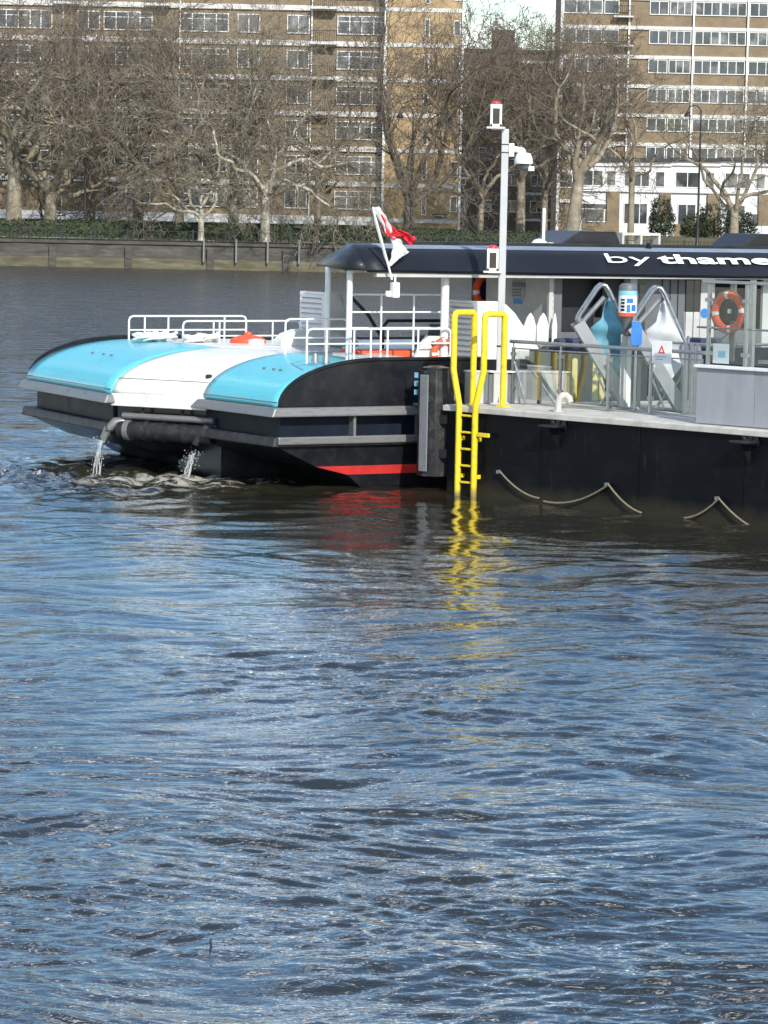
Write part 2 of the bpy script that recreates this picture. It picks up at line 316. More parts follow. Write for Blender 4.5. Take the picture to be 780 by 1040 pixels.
# ------------------------------------------------------------------ river
def make_river():
    rng = np.random.default_rng(5)
    # rows spaced as the eye sees them, from under the camera to the far wall
    ys = [-60, -20, 0, 6, 10, 13]
    y = 15.0
    while y < 236: ys.append(y); y += max(.022, y*y/16000*.85)
    ys += [240, 262]
    ys = np.array(ys); nx = 720
    t = np.linspace(-1, 1, nx)
    X = np.outer(.125*np.maximum(ys, 15)+6, t)
    X = np.concatenate([np.full((len(ys), 1), -900.), np.full((len(ys), 1), -80.), X, np.full((len(ys), 1), 80.), np.full((len(ys), 1), 900.)], 1)
    Y = np.repeat(ys[:, None], X.shape[1], 1)
    h = np.zeros_like(X)
    # gentle warping so that no crest runs straight
    wx = X+.5*np.sin(.55*Y+.4*X+1)+.22*np.sin(1.3*Y-.9*X); wy = Y+.5*np.sin(.5*X-.27*Y)+.25*np.sin(1.1*X+.7*Y+2)
    gust = .75+.28*np.sin(.23*wx+.11*wy+.6)*np.sin(.19*wy-.13*wx)+.22*np.sin(.61*wx-.35*wy+2.2)*np.sin(.42*wy+.3)
    ruf = np.clip(.95+.42*np.sin(.37*wx+.29*wy+1.1)*np.sin(.33*wy-.21*wx+.4)+.4*np.sin(.9*wx-.5*wy)*np.sin(.75*wy+.35*wx+2)+.25*np.sin(2.1*wx+1.3*wy)*np.sin(1.9*wy-.8*wx), .45, 1.35)
    nc = 150; lam = np.exp(rng.uniform(math.log(.065), math.log(3.4), nc))
    spacing = np.maximum(.022, Y*Y/16000*.85)
    for l in lam:
        k = 2*math.pi/l; th = rng.normal(math.pi/2+.1, .36 if l < 1.3 else .7); kx, ky = k*math.cos(th), k*math.sin(th)
        slope = .0125*(1.4 if l < .4 else 1.25 if l < 1.2 else .75)
        amp = slope/k*math.sqrt(2)*.8
        fade = np.clip((l/spacing-2.2)/2.5, 0, 1)
        ph = rng.uniform(0, 6.28)
        arg = kx*wx+ky*wy+ph
        h += amp*fade*(np.sin(arg)+.28*np.sin(2*arg+1.57))*(ruf if l < .7 else gust if l < 2 else 1)
    # wash behind the jets
    p = BF.w((-2.2, 3.6, 0)); d2 = ((X-p[0])/4.2)**2+((Y-p[1])/3.2)**2
    h += np.exp(-d2)*.05*(np.sin(7*X+3*Y+2*np.sin(3*Y))+np.sin(9*Y-4*X+1.7*np.sin(4*X)))
    edge = np.clip((Y-14)/2, 0, 1)*np.clip((.125*Y+6-np.abs(X))/3, 0, 1)*np.clip((236-Y)/6, 0, 1); h *= edge
    V = np.stack([X, Y, h], -1).reshape(-1, 3)
    ny, nxx = X.shape; idx = np.arange(ny*nxx).reshape(ny, nxx)
    Fq = np.stack([idx[:-1, :-1], idx[:-1, 1:], idx[1:, 1:], idx[1:, :-1]], -1).reshape(-1, 4)
    me = bpy.data.meshes.new('river'); me.vertices.add(len(V)); me.vertices.foreach_set('co', V.ravel())
    me.loops.add(Fq.size); me.loops.foreach_set('vertex_index', Fq.ravel().astype(np.int32))
    me.polygons.add(len(Fq)); me.polygons.foreach_set('loop_start', np.arange(0, Fq.size, 4, dtype=np.int32)); me.polygons.foreach_set('loop_total', np.full(len(Fq), 4, dtype=np.int32))
    me.update(calc_edges=True); me.polygons.foreach_set('use_smooth', [True]*len(me.polygons))
    m = bpy.data.materials.new('river_water'); m.use_nodes = True; nt = m.node_tree; N = nt.nodes; L = nt.links; b = N['Principled BSDF']
    b.inputs['IOR'].default_value = 2.0; b.inputs['Specular IOR Level'].default_value = .5
    tc = N.new('ShaderNodeTexCoord')
    n0 = N.new('ShaderNodeTexNoise'); n0.inputs['Scale'].default_value = .18; n0.inputs['Detail'].default_value = 4; L.new(tc.outputs['Object'], n0.inputs['Vector'])
    cr = N.new('ShaderNodeMix'); cr.data_type = 'RGBA'; cr.inputs[6].default_value = (.024, .0225, .013, 1); cr.inputs[7].default_value = (.026, .026, .018, 1)
    L.new(n0.outputs['Fac'], cr.inputs[0])
    # aerated patch where the jets boil: pale broken foam streaks on the surface itself
    sx = N.new('ShaderNodeSeparateXYZ'); L.new(tc.outputs['Object'], sx.inputs[0])
    pf = BF.w((-.9, 2.2, 0))
    vm = N.new('ShaderNodeVectorMath'); vm.operation = 'SUBTRACT'; vm.inputs[1].default_value = (pf[0], pf[1], 0); L.new(tc.outputs['Object'], vm.inputs[0])
    vs = N.new('ShaderNodeVectorMath'); vs.operation = 'MULTIPLY'; vs.inputs[1].default_value = (1/4.0, 1/2.9, 0); L.new(vm.outputs[0], vs.inputs[0])
    vl = N.new('ShaderNodeVectorMath'); vl.operation = 'LENGTH'; L.new(vs.outputs[0], vl.inputs[0])
    fa = N.new('ShaderNodeMapRange'); fa.inputs['From Min'].default_value = 1.1; fa.inputs['From Max'].default_value = .1; fa.inputs['To Max'].default_value = .34; L.new(vl.outputs['Value'], fa.inputs['Value'])
    nf = N.new('ShaderNodeTexNoise'); nf.inputs['Scale'].default_value = 2.6; nf.inputs['Detail'].default_value = 8; nf.inputs['Roughness'].default_value = .7; nf.inputs['Distortion'].default_value = 1.2; L.new(tc.outputs['Object'], nf.inputs['Vector'])
    ad = N.new('ShaderNodeMath'); ad.operation = 'ADD'; L.new(nf.outputs['Fac'], ad.inputs[0]); L.new(fa.outputs[0], ad.inputs[1])
    th = N.new('ShaderNodeMapRange'); th.inputs['From Min'].default_value = .755; th.inputs['From Max'].default_value = .89; L.new(ad.outputs[0], th.inputs['Value'])
    mf = N.new('ShaderNodeMix'); mf.data_type = 'RGBA'; mf.inputs[7].default_value = (.36, .34, .28, 1); L.new(th.outputs[0], mf.inputs[0]); L.new(cr.outputs[2], mf.inputs[6])
    L.new(mf.outputs[2], b.inputs['Base Color'])
    rg = N.new('ShaderNodeMapRange'); rf = N.new('ShaderNodeMapRange'); rf.inputs['From Min'].default_value = 50; rf.inputs['From Max'].default_value = 150; rf.inputs['To Min'].default_value = .012; rf.inputs['To Max'].default_value = .2; L.new(sx.outputs['Y'], rf.inputs['Value']); L.new(rf.outputs[0], rg.inputs['To Min']); rg.inputs['To Max'].default_value = .6; L.new(th.outputs[0], rg.inputs['Value']); L.new(rg.outputs[0], b.inputs['Roughness'])
    mp = N.new('ShaderNodeMapping'); mp.inputs['Scale'].default_value = (.6, 1.5, 1); L.new(tc.outputs['Object'], mp.inputs['Vector'])
    nb = N.new('ShaderNodeTexNoise'); nb.inputs['Scale'].default_value = 9.0; nb.inputs['Detail'].default_value = 2; nb.inputs['Roughness'].default_value = .55; nb.inputs['Distortion'].default_value = .6; L.new(mp.outputs[0], nb.inputs['Vector'])
    n2 = N.new('ShaderNodeTexNoise'); n2.inputs['Scale'].default_value = 1.1; n2.inputs['Detail'].default_value = 3; L.new(mp.outputs[0], n2.inputs['Vector'])
    b1 = N.new('ShaderNodeBump'); b1.inputs['Strength'].default_value = 1; b1.inputs['Distance'].default_value = .006; L.new(nb.outputs['Fac'], b1.inputs['Height'])
    # the far reach, where the mesh itself is smooth, gets its chop from a coarser bump
    fr = N.new('ShaderNodeMapRange'); fr.inputs['From Min'].default_value = 50; fr.inputs['From Max'].default_value = 130; fr.inputs['To Min'].default_value = 0; fr.inputs['To Max'].default_value = .5; L.new(sx.outputs['Y'], fr.inputs['Value'])
    b2 = N.new('ShaderNodeBump'); b2.inputs['Strength'].default_value = 1; L.new(fr.outputs[0], b2.inputs['Distance']); L.new(n2.outputs['Fac'], b2.inputs['Height']); L.new(b1.outputs[0], b2.inputs['Normal'])
    mp3 = N.new('ShaderNodeMapping'); mp3.inputs['Scale'].default_value = (.55, .30, 1); L.new(tc.outputs['Object'], mp3.inputs['Vector'])
    n3 = N.new('ShaderNodeTexNoise'); n3.inputs['Scale'].default_value = 1.0; n3.inputs['Detail'].default_value = 4; n3.inputs['Roughness'].default_value = .6; L.new(mp3.outputs[0], n3.inputs['Vector'])
    f3 = N.new('ShaderNodeMapRange'); f3.inputs['From Min'].default_value = 65; f3.inputs['From Max'].default_value = 150; f3.inputs['To Max'].default_value = 1.5; L.new(sx.outputs['Y'], f3.inputs['Value'])
    b3 = N.new('ShaderNodeBump'); b3.inputs['Strength'].default_value = 1; L.new(f3.outputs[0], b3.inputs['Distance']); L.new(n3.outputs['Fac'], b3.inputs['Height']); L.new(b2.outputs[0], b3.inputs['Normal'])
    L.new(b3.outputs[0], b.inputs['Normal'])
    me.materials.append(m)
    o = bpy.data.objects.new('river', me); C.objects.link(o); struct(o)
make_river()

# ------------------------------------------------------------------ far bank: wall, ground, road
BY = 232.0
b = MB(); b.box((-400, BY, -.5), (400, BY+420, 2.05)); gr = struct(b.build('ground', 'earth'))
b = MB(); b.box((-400, BY+9, 2.05), (400, BY+19, 2.056)); struct(b.build('road', 'tarmac'))
b = MB(); b.box((-400, BY+5.4, 2.05), (400, BY+9, 2.17)); struct(b.build('pavement', 'band'))
b = MB(); b.box((-400, BY+19, 2.05), (400, BY+22, 2.17)); struct(b.build('far_pavement', 'band'))
b = MB(); b.box((-400, BY-.45, -1), (400, BY-.05, .75), 1); b.box((-400, BY-.35, .75), (400, BY-.05, 1.75), 0); b.box((-400, BY-.5, 1.75), (400, BY+.15, 1.95), 0)
x = -60
while x < 60:
    b.box((x, BY-.62, -1), (x+.5, BY-.455, 1.6), 0); x += 5.5+R_.random()
tag(b.build('river_wall', ['wallstone', 'wallslime'], bevel=.02), 'long low stone river wall at the foot of the far bank', 'wall')
# ------------------------------------------------------------------ buildings
_wc = {}
def window(parent, x, z, w_, h, mull=2, y=0., depth=.12, name='window', transom=False):
    """frame set into the wall at plane y (facing -y) with its pane just behind; copies share meshes"""
    key = (w_, h, mull, transom, name)
    if key not in _wc:
        f = MB(); t = .07
        f.box((-w_/2, -.05, -h/2), (w_/2, .06, -h/2+t)); f.box((-w_/2, -.05, h/2-t), (w_/2, .06, h/2))
        for i in range(mull+1):
            xx = -w_/2+t/2+(w_-t)*i/mull
            f.box((xx-t/2, -.048, -h/2+t), (xx+t/2, .058, h/2-t))
        if transom: f.box((-w_/2+t, -.04, h*.18), (w_/2-t, .05, h*.18+.05))
        fo = f.build(name, 'wmetal', None)
        p = MB(); p.box((-w_/2+.02, .0, -h/2+.02), (w_/2-.02, .03, h/2-.02)); po = p.build('pane', 'pane', None)
        _wc[key] = (fo.data, po.data); bpy.data.objects.remove(fo); bpy.data.objects.remove(po)
    fd, pd = _wc[key]
    fo = bpy.data.objects.new(name, fd); C.objects.link(fo); fo.parent = parent; fo.location = (x, y-.02, z)
    po = bpy.data.objects.new('pane', pd); C.objects.link(po); po.parent = fo
    return fo
def px2x(px, D): return float(aty(px, 208, D)[0])
GZ = 2.1
# long riverside block; end wing in tan brick towards the sun
D1 = 267.0
blk = thing('apartment_block', 'long brown brick apartment block with white floor bands and a tan brick end wall', 'building', (0, D1, GZ))
xs0, xg0, xg1 = -46.0, px2x(389, D1), px2x(465, D1)
b = MB(); b.box((xs0, 0, 0), (xg0, 13, 27)); b.build('wall', 'brick', blk)
b = MB(); b.box((xg0, -1.6, 1.0), (xg1, 12, 27)); b.box((xg0+.3, -1.2, 0), (xg1-.3, 11, 1.0)); b.build('end_wall', 'tan', blk)
b = MB()
zb = [1.45+2.92*k for k in range(9)]
for z in zb:
    b.box((xs0, -.22, z), (xg0-.003, .1, z+.42)); b.box((xg0-.06, -1.66, z-.02), (xg1+.06, -1.5, z+.3))
    b.box((xg1-.1, -1.6, z-.02), (xg1+.06, 12, z+.3))
b.build('floor_band', 'band', blk)
b = MB()
for x in (xg0-.16, xg1-.02): b.box((x, -1.78, .3), (x+.2, -1.45, 27))
for px in (313, 62, 180): x = px2x(px, D1); b.box((x, -.32, .2), (x+.12, -.2, 27))
b.build('downpipe', 'wmetal', blk)
b = MB(); b.box((xs0, -.5, 27), (xg1+.4, 13.4, 27.4)); b.build('roof', 'roofdk', blk)
bays = []
for c in (364, 300, 250, 205, 128, 88, 40, 5, -40): bays.append((px2x(c, D1), 4.1 if c in (364, 205, 128, 5) else 1.9))
for k, z in enumerate(zb[:-1]):
    for x, ww in bays:
        if k == 0 and x < -25: continue
        window(blk, x, z+1.35+.42-.0, ww, 1.55, 4 if ww > 3 else 2, y=-.08, transom=(ww > 3))
for k, z in enumerate(zb[:-1]):
    window(blk, px2x(430, D1), z+1.5, .42, 1.7, 1, y=-1.62)
    if k < 2 or k > 3: window(blk, px2x(460, D1), z+1.6, .6, 1.3, 1, y=-1.62)
# recessed balconies with iron fronts
for px, ks in ((158, range(1, 8)), (326, range(1, 8)), (66, range(2, 8))):
    for k in ks:
        x = px2x(px, D1); z = zb[k]
        s = MB(); s.box((x-1.1, -1.2, z+.1), (x+1.1, -.23, z+.28)); 
        q = s.build('balcony', 'band', blk)
        r = MB()
        for i in range(13): xx = x-1.05+2.1*i/12; r.tube([(xx, -1.15, z+.28), (xx, -1.15, z+1.2)], .02, 4)
        r.box((x-1.1, -1.2, z+1.2), (x+1.1, -1.12, z+1.26))
        r.build('balcony_rail', 'iron', q)
# ground floor: white fascia and shopfront style windows
b = MB(); b.box((xs0, -.6, 1.15), (xg0-.2, -.223, 1.43)); b.build('canopy_fascia', 'render', blk)
for c in range(12):
    x = -43+c*3.7; window(blk, x, .62+.05, 2.3, .95, 2, y=-.2, name='low_window')
nb = MB(); xx = px2x(446, D1); zz = float(aty(446, 219, D1)[2])-GZ; nb.box((xx-.55, -1.72, zz-.16), (xx+.55, -1.66, zz+.16)); nmp = nb.build('name_plate', 'dark', blk)
nb = MB()
for i in range(8): nb.box((xx-.45+i*.115, -1.735, zz-.06), (xx-.45+i*.115+.07, -1.722, zz+.06))
nb.build('lettering', 'render', nmp)

# middle, farther block seen across the gap
D2 = 352.0
mid = thing('apartment_block', 'dark brown block farthest away, seen in the gap between the two long blocks', 'building', (0, D2, GZ))
x0, x1 = 6.0, px2x(562, D2); zt = float(aty(500, 53, D2)[2])-GZ
b = MB(); b.box((x0, 0, 0), (x1, 12, zt)); b.build('wall', 'brickdk', mid)
b = MB(); b.box((x0-.3, -.3, zt), (x1+.3, 12.3, zt+.35)); b.box((x0+5, 2, zt+.35), (x0+7.5, 5, zt+2.6)); b.build('roof', 'roofdk', mid)
b = MB()
for k in range(7): b.box((x1-4.2, -.12, 1.4+k*2.9), (x1, .1, 1.4+k*2.9+.28))
b.build('floor_band', 'band', mid)
for k in range(6):
    for c in range(4): window(mid, x0+1.6+c*2.9, 3.0+k*2.9, 1.5, 1.3, 2, y=-.03)
b = MB(); xm = px2x(557, D2)
for dx in (-.5, 0, .5): b.tube([(xm+dx-x0*0, 3, zt+.2), (xm+dx, 3, zt+3.2-abs(dx))], .07, 6)
b.box((xm-.7, 2.9, zt+1.4), (xm+.7, 3.1, zt+1.55)); b.box((xm-.55, 2.9, zt+2.3), (xm+.55, 3.1, zt+2.42)); b.build('roof_mast', 'iron', mid)

# right block
D3 = 319.0
rb = thing('apartment_block', 'tall brown brick slab with white framed strip windows behind the white terrace', 'building', (0, D3, GZ))
x0, x1 = px2x(566, D3), px2x(566, D3)+46
b = MB(); b.box((x0, 0, 0), (x1, 13, 30)); b.build('wall', 'brick', rb)
b = MB(); fb = [float(aty(700, 28, D3)[2])-GZ+(k-6)*2.9 for k in range(10)]
for z in fb: b.box((x0-.1, -.2, z-.3), (x1, .1, z+.05))
b.box((x0-.12, -.25, 0), (x0+.14, .1, 30)); b.build('floor_band', 'band', rb)
b = MB()
for px in (634, 699, 754): x = px2x(px, D3); b.box((x-.08, -.36, 0), (x+.08, -.22, 30))
b.build('downpipe', 'wmetal', rb)
b = MB(); b.box((x0-.4, -.5, 30), (x1+.4, 13.4, 30.5)); b.build('roof', 'roofdk', rb)
for k in range(1, 9):
    z = fb[k]-.3-.72
    for px, ww, mu in ((587, 3.9, 3), (616, 1.5, 1), (664, 1.9, 2), (686, 2.2, 3), (713, 2.5, 3), (739, 2.6, 3), (769, 2.7, 3), (800, 2.6, 3), (830, 2.6, 3)):
        window(rb, px2x(px, D3), z, ww, 1.36, mu, y=-.06)
for k in range(2, 9):
    x = px2x(628, D3); z = fb[k]-1.9
    q = MB().box((x-1.0, -1.0, z-.15), (x+1.0, -.22, z)).build('balcony', 'band', rb)
    r = MB()
    for i in range(11): xx = x-.95+1.9*i/10; r.tube([(xx, -.95, z), (xx, -.95, z+.95)], .02, 4)
    r.box((x-1, -1, z+.95), (x+1, -.9, z+1.01)); r.build('balcony_rail', 'iron', q)

# white terrace
D4 = 290.0; GT = float(aty(690, 236, D4)[2])-.35
hs = [(588, 629, 'white terrace house at the left end of its row with a dark wide window'),
      (629, 681, 'white flat roofed terrace house with a pale bay window, between two brown brick piers'),
      (681, 731, 'white flat roofed terrace house right behind the tall street lamp by the bushes'),
      (731, 783, 'white flat roofed terrace house at the right edge, half hidden by a bare tree'),
      (783, 835, 'white flat roofed terrace house beyond the right edge of the row')]
b = MB(); b.box((px2x(560, D4), -22, 2.051), (px2x(860, D4), 14, GT)); 
g2 = b.build('raised_ground', 'earth'); g2.location = (0, D4, 0); struct(g2)
for i, (pa, pb, lab) in enumerate(hs):
    xa, xb = px2x(pa, D4), px2x(pb, D4); W_ = xb-xa; ht = float(aty(pa, 163, D4)[2])-GT
    h = thing('terrace_house', lab, 'house', (xa, D4, GT), 0, 'white terrace houses on the far bank')
    MB().box((.002, 0, 0), (W_-.002, 9, ht)).build('wall', 'render', h)
    MB().box((W_-1.15 if i != 1 else W_-1.0, -.35, 0), (W_-.004, -.003, 3.9)).build('brick_pier', 'brick', h)
    MB().box((-.05, -.5, ht), (W_-.004, 9.3, ht+.28)).build('roof', 'roofdk', h)
    MB().box((.004, -.25, 3.95), (W_-.004, -.003, 4.2)).box((.004, -.2, ht-.45), (W_-.004, -.003, ht-.02)).build('floor_band', 'render', h)
    window(h, W_*.33, 5.15, W_*.5, 1.45, 2 if i != 1 else 3, y=-.03); window(h, W_*.78, 5.15, .9, 1.45, 1, y=-.03)
    if i == 0: window(h, 1.35, 2.0, 2.5, 1.7, 1, y=-.03, transom=True)
    else: window(h, 1.5, 1.9, 2.2 if i == 1 else 1.7, 2.1, 3 if i == 1 else 2, y=-.03)
    d = MB().box((W_*.62, -.06, 0), (W_*.62+.85, -.003, 2.3)).build('door', 'wmetal', h)
    MB().box((W_*.62+.12, -.08, .4), (W_*.62+.73, -.062, 2.15)).build('pane', 'pane', d)
    MB().box((.1, -3.0, 0), (W_-.3, -2.85, 1.1)).build('garden_wall', 'render' if i % 2 else 'brick', h)

# hedges, bushes
def leafy(name, boxes, n, mname, seed, size=.16):
    rr = np.random.default_rng(seed); vs = []; fs = []
    tot = sum(x[3]*x[4]*x[5] for x in boxes); k = 0
    for (cx, cy, cz, rx, ry, rz) in boxes:
        m = int(n*rx*ry*rz/tot)
        p = rr.normal(size=(m, 3)); p /= np.linalg.norm(p, axis=1)[:, None]; p *= (rr.uniform(.35, 1, (m, 1))**.5)
        p = np.sign(p)*np.abs(p)**.75*np.array([rx, ry, rz])*rr.uniform(.85, 1.12, (m, 1))+np.array([cx, cy, cz])
        p[:, 2] = np.maximum(p[:, 2], .02)
        for q in p:
            a = rr.normal(size=3); a /= np.linalg.norm(a); c = np.cross(a, rr.normal(size=3)); c /= np.linalg.norm(c); s = size*rr.uniform(.6, 1.4)
            o = len(vs); vs += [q-a*s*.5, q+c*s*.35, q+a*s*.5, q-c*s*.35]; fs.append((o, o+1, o+2, o+3))
    return vs, fs
def hedge(x0, x1, y, h, seed, lab, mn='leaf'):
    t = thing('hedge', lab, 'hedge', (x0, y, GZ), 0, 'hedges along the far embankment')
    n = max(2, int((x1-x0)/1.1)); bx = [((i+.5)*(x1-x0)/n, 0, h*.5, .75, .55, h*.5) for i in range(n)]
    vs, fs = leafy('h', bx, int(430*(x1-x0)), mn, seed, .15)
    m = MB(); m.v = [tuple(v) for v in vs]; m.f = fs; m.m = [0]*len(fs); m.build('foliage', mn, t, fix=False)
    MB().box((.1, -.3, 0), (x1-x0-.1, .3, h*.82)).build('core', 'leafdk', t)
hedge(-34, -5.5, 235.2, 1.35, 1, 'clipped green hedge along the wall on the left half of the far bank')
hedge(-5.2, 6, 235.6, 1.25, 2, 'clipped green hedge in front of the tan end wall')
hedge(6.3, 17, 236, 1.2, 3, 'short green hedge below the gap between the blocks, right of the camera pole', 'leaf')
for i, (px, w_, h, lab) in enumerate(((672, 1.3, 3.4, 'dark upright shrub against the brick pier of the terrace'), (706, 1.5, 2.0, 'low reddish green bush in front of the terrace, beside the lamp foot'), (726, 2.0, 2.9, 'broad dark green bush in front of the terrace right of the lamp'), (752, 1.6, 2.3, 'small round bush under the bare tree at the right edge'))):
    t = thing('bush', lab, 'bush', (px2x(px, 280), 280, GT), 0)
    vs, fs = leafy('b', [(0, 0, h*.55, w_*.8, w_*.7, h*.5), (w_*.4, 0, h*.35, w_*.6, w_*.6, h*.35), (-w_*.4, .1, h*.3, w_*.5, w_*.5, h*.3)], 3000, '', 20+i, .17)
    m = MB(); m.v = [tuple(v) for v in vs]; m.f = fs; m.m = [0]*len(fs); m.build('foliage', 'leafdk' if i != 1 else 'leaf', t, fix=False)
    MB().tube([(0, 0, -.1), (0, 0, h*.5)], .08, 6).build('stem', 'barkdk', t)
# garden fence posts / bench like frame in front of the terrace
# railing on the wall
t = thing('embankment_railing', 'low black iron railing standing on the far river wall', 'railing', (0, BY-.1, 1.95))
b = MB()
x = -36
while x < 34:
    b.tube([(x, 0, 0), (x, 0, .8)], .016, 4); x += .28
b.box((-36, -.03, .78), (34, .03, .83)); b.box((-36, -.02, .12), (34, .02, .16)); b.build('bars', 'iron', t)
b = MB(); x = -36
while x < 34: MB().box((x-.06, -.06, 0), (x+.06, .06, .95)).build('post', 'iron', t); x += 2.4
def xat(px, D): return float(aty(px, 250, D)[0])
for i, (px, lab) in enumerate(((207, 'left one of the two pale depth posts close together on the river wall'), (240, 'right one of the two pale depth posts close together on the river wall'), (272, 'pale marker post on the river wall under the white limbed tree'), (304, 'pale marker post on the river wall just left of the ferry canopy'))):
    MBo = MB().box((-.07, -.07, 0), (.07, .07, 1.7)).box((-.09, -.09, 1.7), (.09, .09, 1.76)).build('marker_post', 'rail', None, bevel=.02)
    MBo.location = (xat(px, BY-.75), BY-.75, .55); tag(MBo, lab, 'post', 'pale posts on the river wall')

# ------------------------------------------------------------------ street lamps
def lamp(px, D, ytop, lab, arm=True, side=-1):
    t = thing('street_lamp', lab, 'street lamp', (xat(px, D), D, GZ), 0, 'black lamp posts on the far embankment')
    h = float(aty(px, ytop, D)[2])-GZ
    MB().lathe([(.22, 0), (.22, .35), (.15, .5), (.13, 1.2), (.1, 1.35), (.075, h*.6), (.06, h)], n=10).build('post', 'iron', t, smooth=True)
    if arm:
        pts = [(0, 0, h-.1)]+[(side*(.5-.5*math.cos(a)), 0, h-.1+.45*math.sin(a)) for a in [math.pi*i/8 for i in range(1, 9)]]
        a_ = MB().tube(pts, .045, 6).build('arm', 'iron', t)
        lh = MB().lathe([(.04, .25), (.1, .2), (.2, .05), (.26, -.1), (.24, -.14)], (side*1.0, 0, h-.35), n=12).build('lamp_head', 'iron', t, smooth=True)
        MB().lathe([(.2, -.14), (.17, -.3), (.08, -.4)], (side*1.0, 0, h-.35), n=12).build('bowl', 'glass', lh, smooth=True)
    else:
        lh = MB().lathe([(.05, h), (.22, h+.12), (.28, h+.5), (.2, h+.62), (.05, h+.8)], n=10).build('lantern', 'iron', t, smooth=True)
lamp(417, 238, 113, 'tall black lamp post with hooked arm, in front of the tan end wall', True, -1)
lamp(708, 238, 112, 'tall black lamp post with hooked arm, in front of the white terrace', True, -1)
lamp(86, 238, 86, 'tall black lamp post rising among the trees on the left', True, -1)
lamp(485, 240, 208, 'short black lantern post left of the white camera pole', False)

# ------------------------------------------------------------------ bare trees
def tubes_np(segs, n):
    A = np.array([s[0] for s in segs]); B = np.array([s[1] for s in segs]); r0 = np.array([s[2] for s in segs]); r1 = np.array([s[3] for s in segs])
    d = B-A; d /= np.maximum(np.linalg.norm(d, axis=1)[:, None], 1e-6)
    ref = np.where(np.abs(d[:, 2:3]) < .9, np.array([[0, 0, 1.]]), np.array([[1., 0, 0]]))
    x = np.cross(d, ref); x /= np.linalg.norm(x, axis=1)[:, None]; y = np.cross(d, x)
    k = len(segs); V = np.zeros((k, 2, n, 3))
    for j in range(n):
        a = 2*math.pi*j/n; o = x*math.cos(a)+y*math.sin(a)
        V[:, 0, j] = A+o*r0[:, None]; V[:, 1, j] = B+o*r1[:, None]
    idx = np.arange(k*2*n).reshape(k, 2, n)
    Fq = np.stack([np.stack([idx[:, 0, j], idx[:, 0, (j+1) % n], idx[:, 1, (j+1) % n], idx[:, 1, j]], -1) for j in range(n)], 1).reshape(-1, 4)
    return V.reshape(-1, 3), Fq
def mesh_np(name, parts, material, parent):
    Vs = []; Fs = []; o = 0
    for V, Fq in parts: Vs.append(V); Fs.append(Fq+o); o += len(V)
    V = np.concatenate(Vs); Fq = np.concatenate(Fs)
    me = bpy.data.meshes.new(name); me.vertices.add(len(V)); me.vertices.foreach_set('co', V.ravel())
    me.loops.add(Fq.size); me.loops.foreach_set('vertex_index', Fq.ravel().astype(np.int32))
    me.polygons.add(len(Fq)); me.polygons.foreach_set('loop_start', np.arange(0, Fq.size, 4, dtype=np.int32)); me.polygons.foreach_set('loop_total', np.full(len(Fq), 4, dtype=np.int32))
    me.update(calc_edges=True); me.polygons.foreach_set('use_smooth', [True]*len(me.polygons)); me.materials.append(M[material])
    ob = bpy.data.objects.new(name, me); C.objects.link(ob); ob.parent = parent; return ob
def tree(x, y, h, seed, lab, trunk_h=3.2, r=.42, spread=.75, limbs=5, wiggle=.22, droop=.0, lean=(0, 0), dens=1.0, bark='bark', tw='twig', z=GZ, maxd=5, minr=.018, tilt=.75, group='bare trees along the far embankment'):
    q = random.Random(seed); segs = []
    def rv(s): return Vector((q.gauss(0, s), q.gauss(0, s), q.gauss(0, s)))
    def grow(p, d, L_, r0, dep):
        n = max(3, int(L_/(.55 if dep < 2 else .42 if dep < 4 else .3))); st = L_/n; rr = r0
        rend = r0*(.45 if dep < maxd else .6)
        wg = wiggle*(1 if dep > 0 else .35)
        for i in range(n):
            d = (d+rv(wg)+Vector((0, 0, (.05 if dep < 3 else .0)-droop*(dep/3)))).normalized()
            rn = r0+(rend-r0)*(i+1)/n; p2 = p+d*st
            segs.append((tuple(p), tuple(p2), max(rr, minr*.8), max(rn, minr*.8))); p = p2; rr = rn
            if dep >= maxd: continue
            if dep > 0 and i >= n*.25:
                pr = (.60, .70, .78, .78)[min(dep, 4)-1]*dens
                if q.random() < pr:
                    ax = d.cross(rv(1)).normalized(); a = q.uniform(.45, 1.05)
                    nd = (d*math.cos(a)+ax*math.sin(a)).normalized()
                    grow(p, nd, L_*q.uniform(.4, .66), max(minr, rr*q.uniform(.42, .62)), dep+1)
        if dep > 0 and dep < maxd:
            for _ in range(2): grow(p, (d+rv(.4)).normalized(), L_*q.uniform(.4, .6), max(minr, rr*.8), dep+1)
        return p, d, rr
    top = Vector((lean[0]*trunk_h, lean[1]*trunk_h, trunk_h))
    segs.append(((0, 0, -.2), tuple(top*.12), r*1.35, r*1.05)); segs.append((tuple(top*.12), tuple(top*.55), r*1.05, r*.93)); segs.append((tuple(top*.55), tuple(top*1.02), r*.93, r*.82))
    ph = q.uniform(0, 6.28)
    for i in range(limbs):
        a = ph+2*math.pi*i/limbs+q.uniform(-.35, .35); tl = tilt*q.uniform(.55, 1.2) if i else tilt*.15
        d = Vector((math.cos(a)*math.sin(tl), math.sin(a)*math.sin(tl)*.8, math.cos(tl)))
        grow(top*q.uniform(.8, 1.0), d, (h-trunk_h)*q.uniform(.48, .68)*(1+(spread-.75)*math.sin(tl)), r*q.uniform(.42, .62), 1)
    big = [s for s in segs if s[2] > .075]; small = [s for s in segs if s[2] <= .075]
    t = thing('bare_tree', lab, 'tree', (x, y, z), 0, group)
    mesh_np('trunk', [tubes_np(big, 7)], bark, t)
    if small: mesh_np('crown', [tubes_np(small, 3)], tw, t)
    return len(segs)
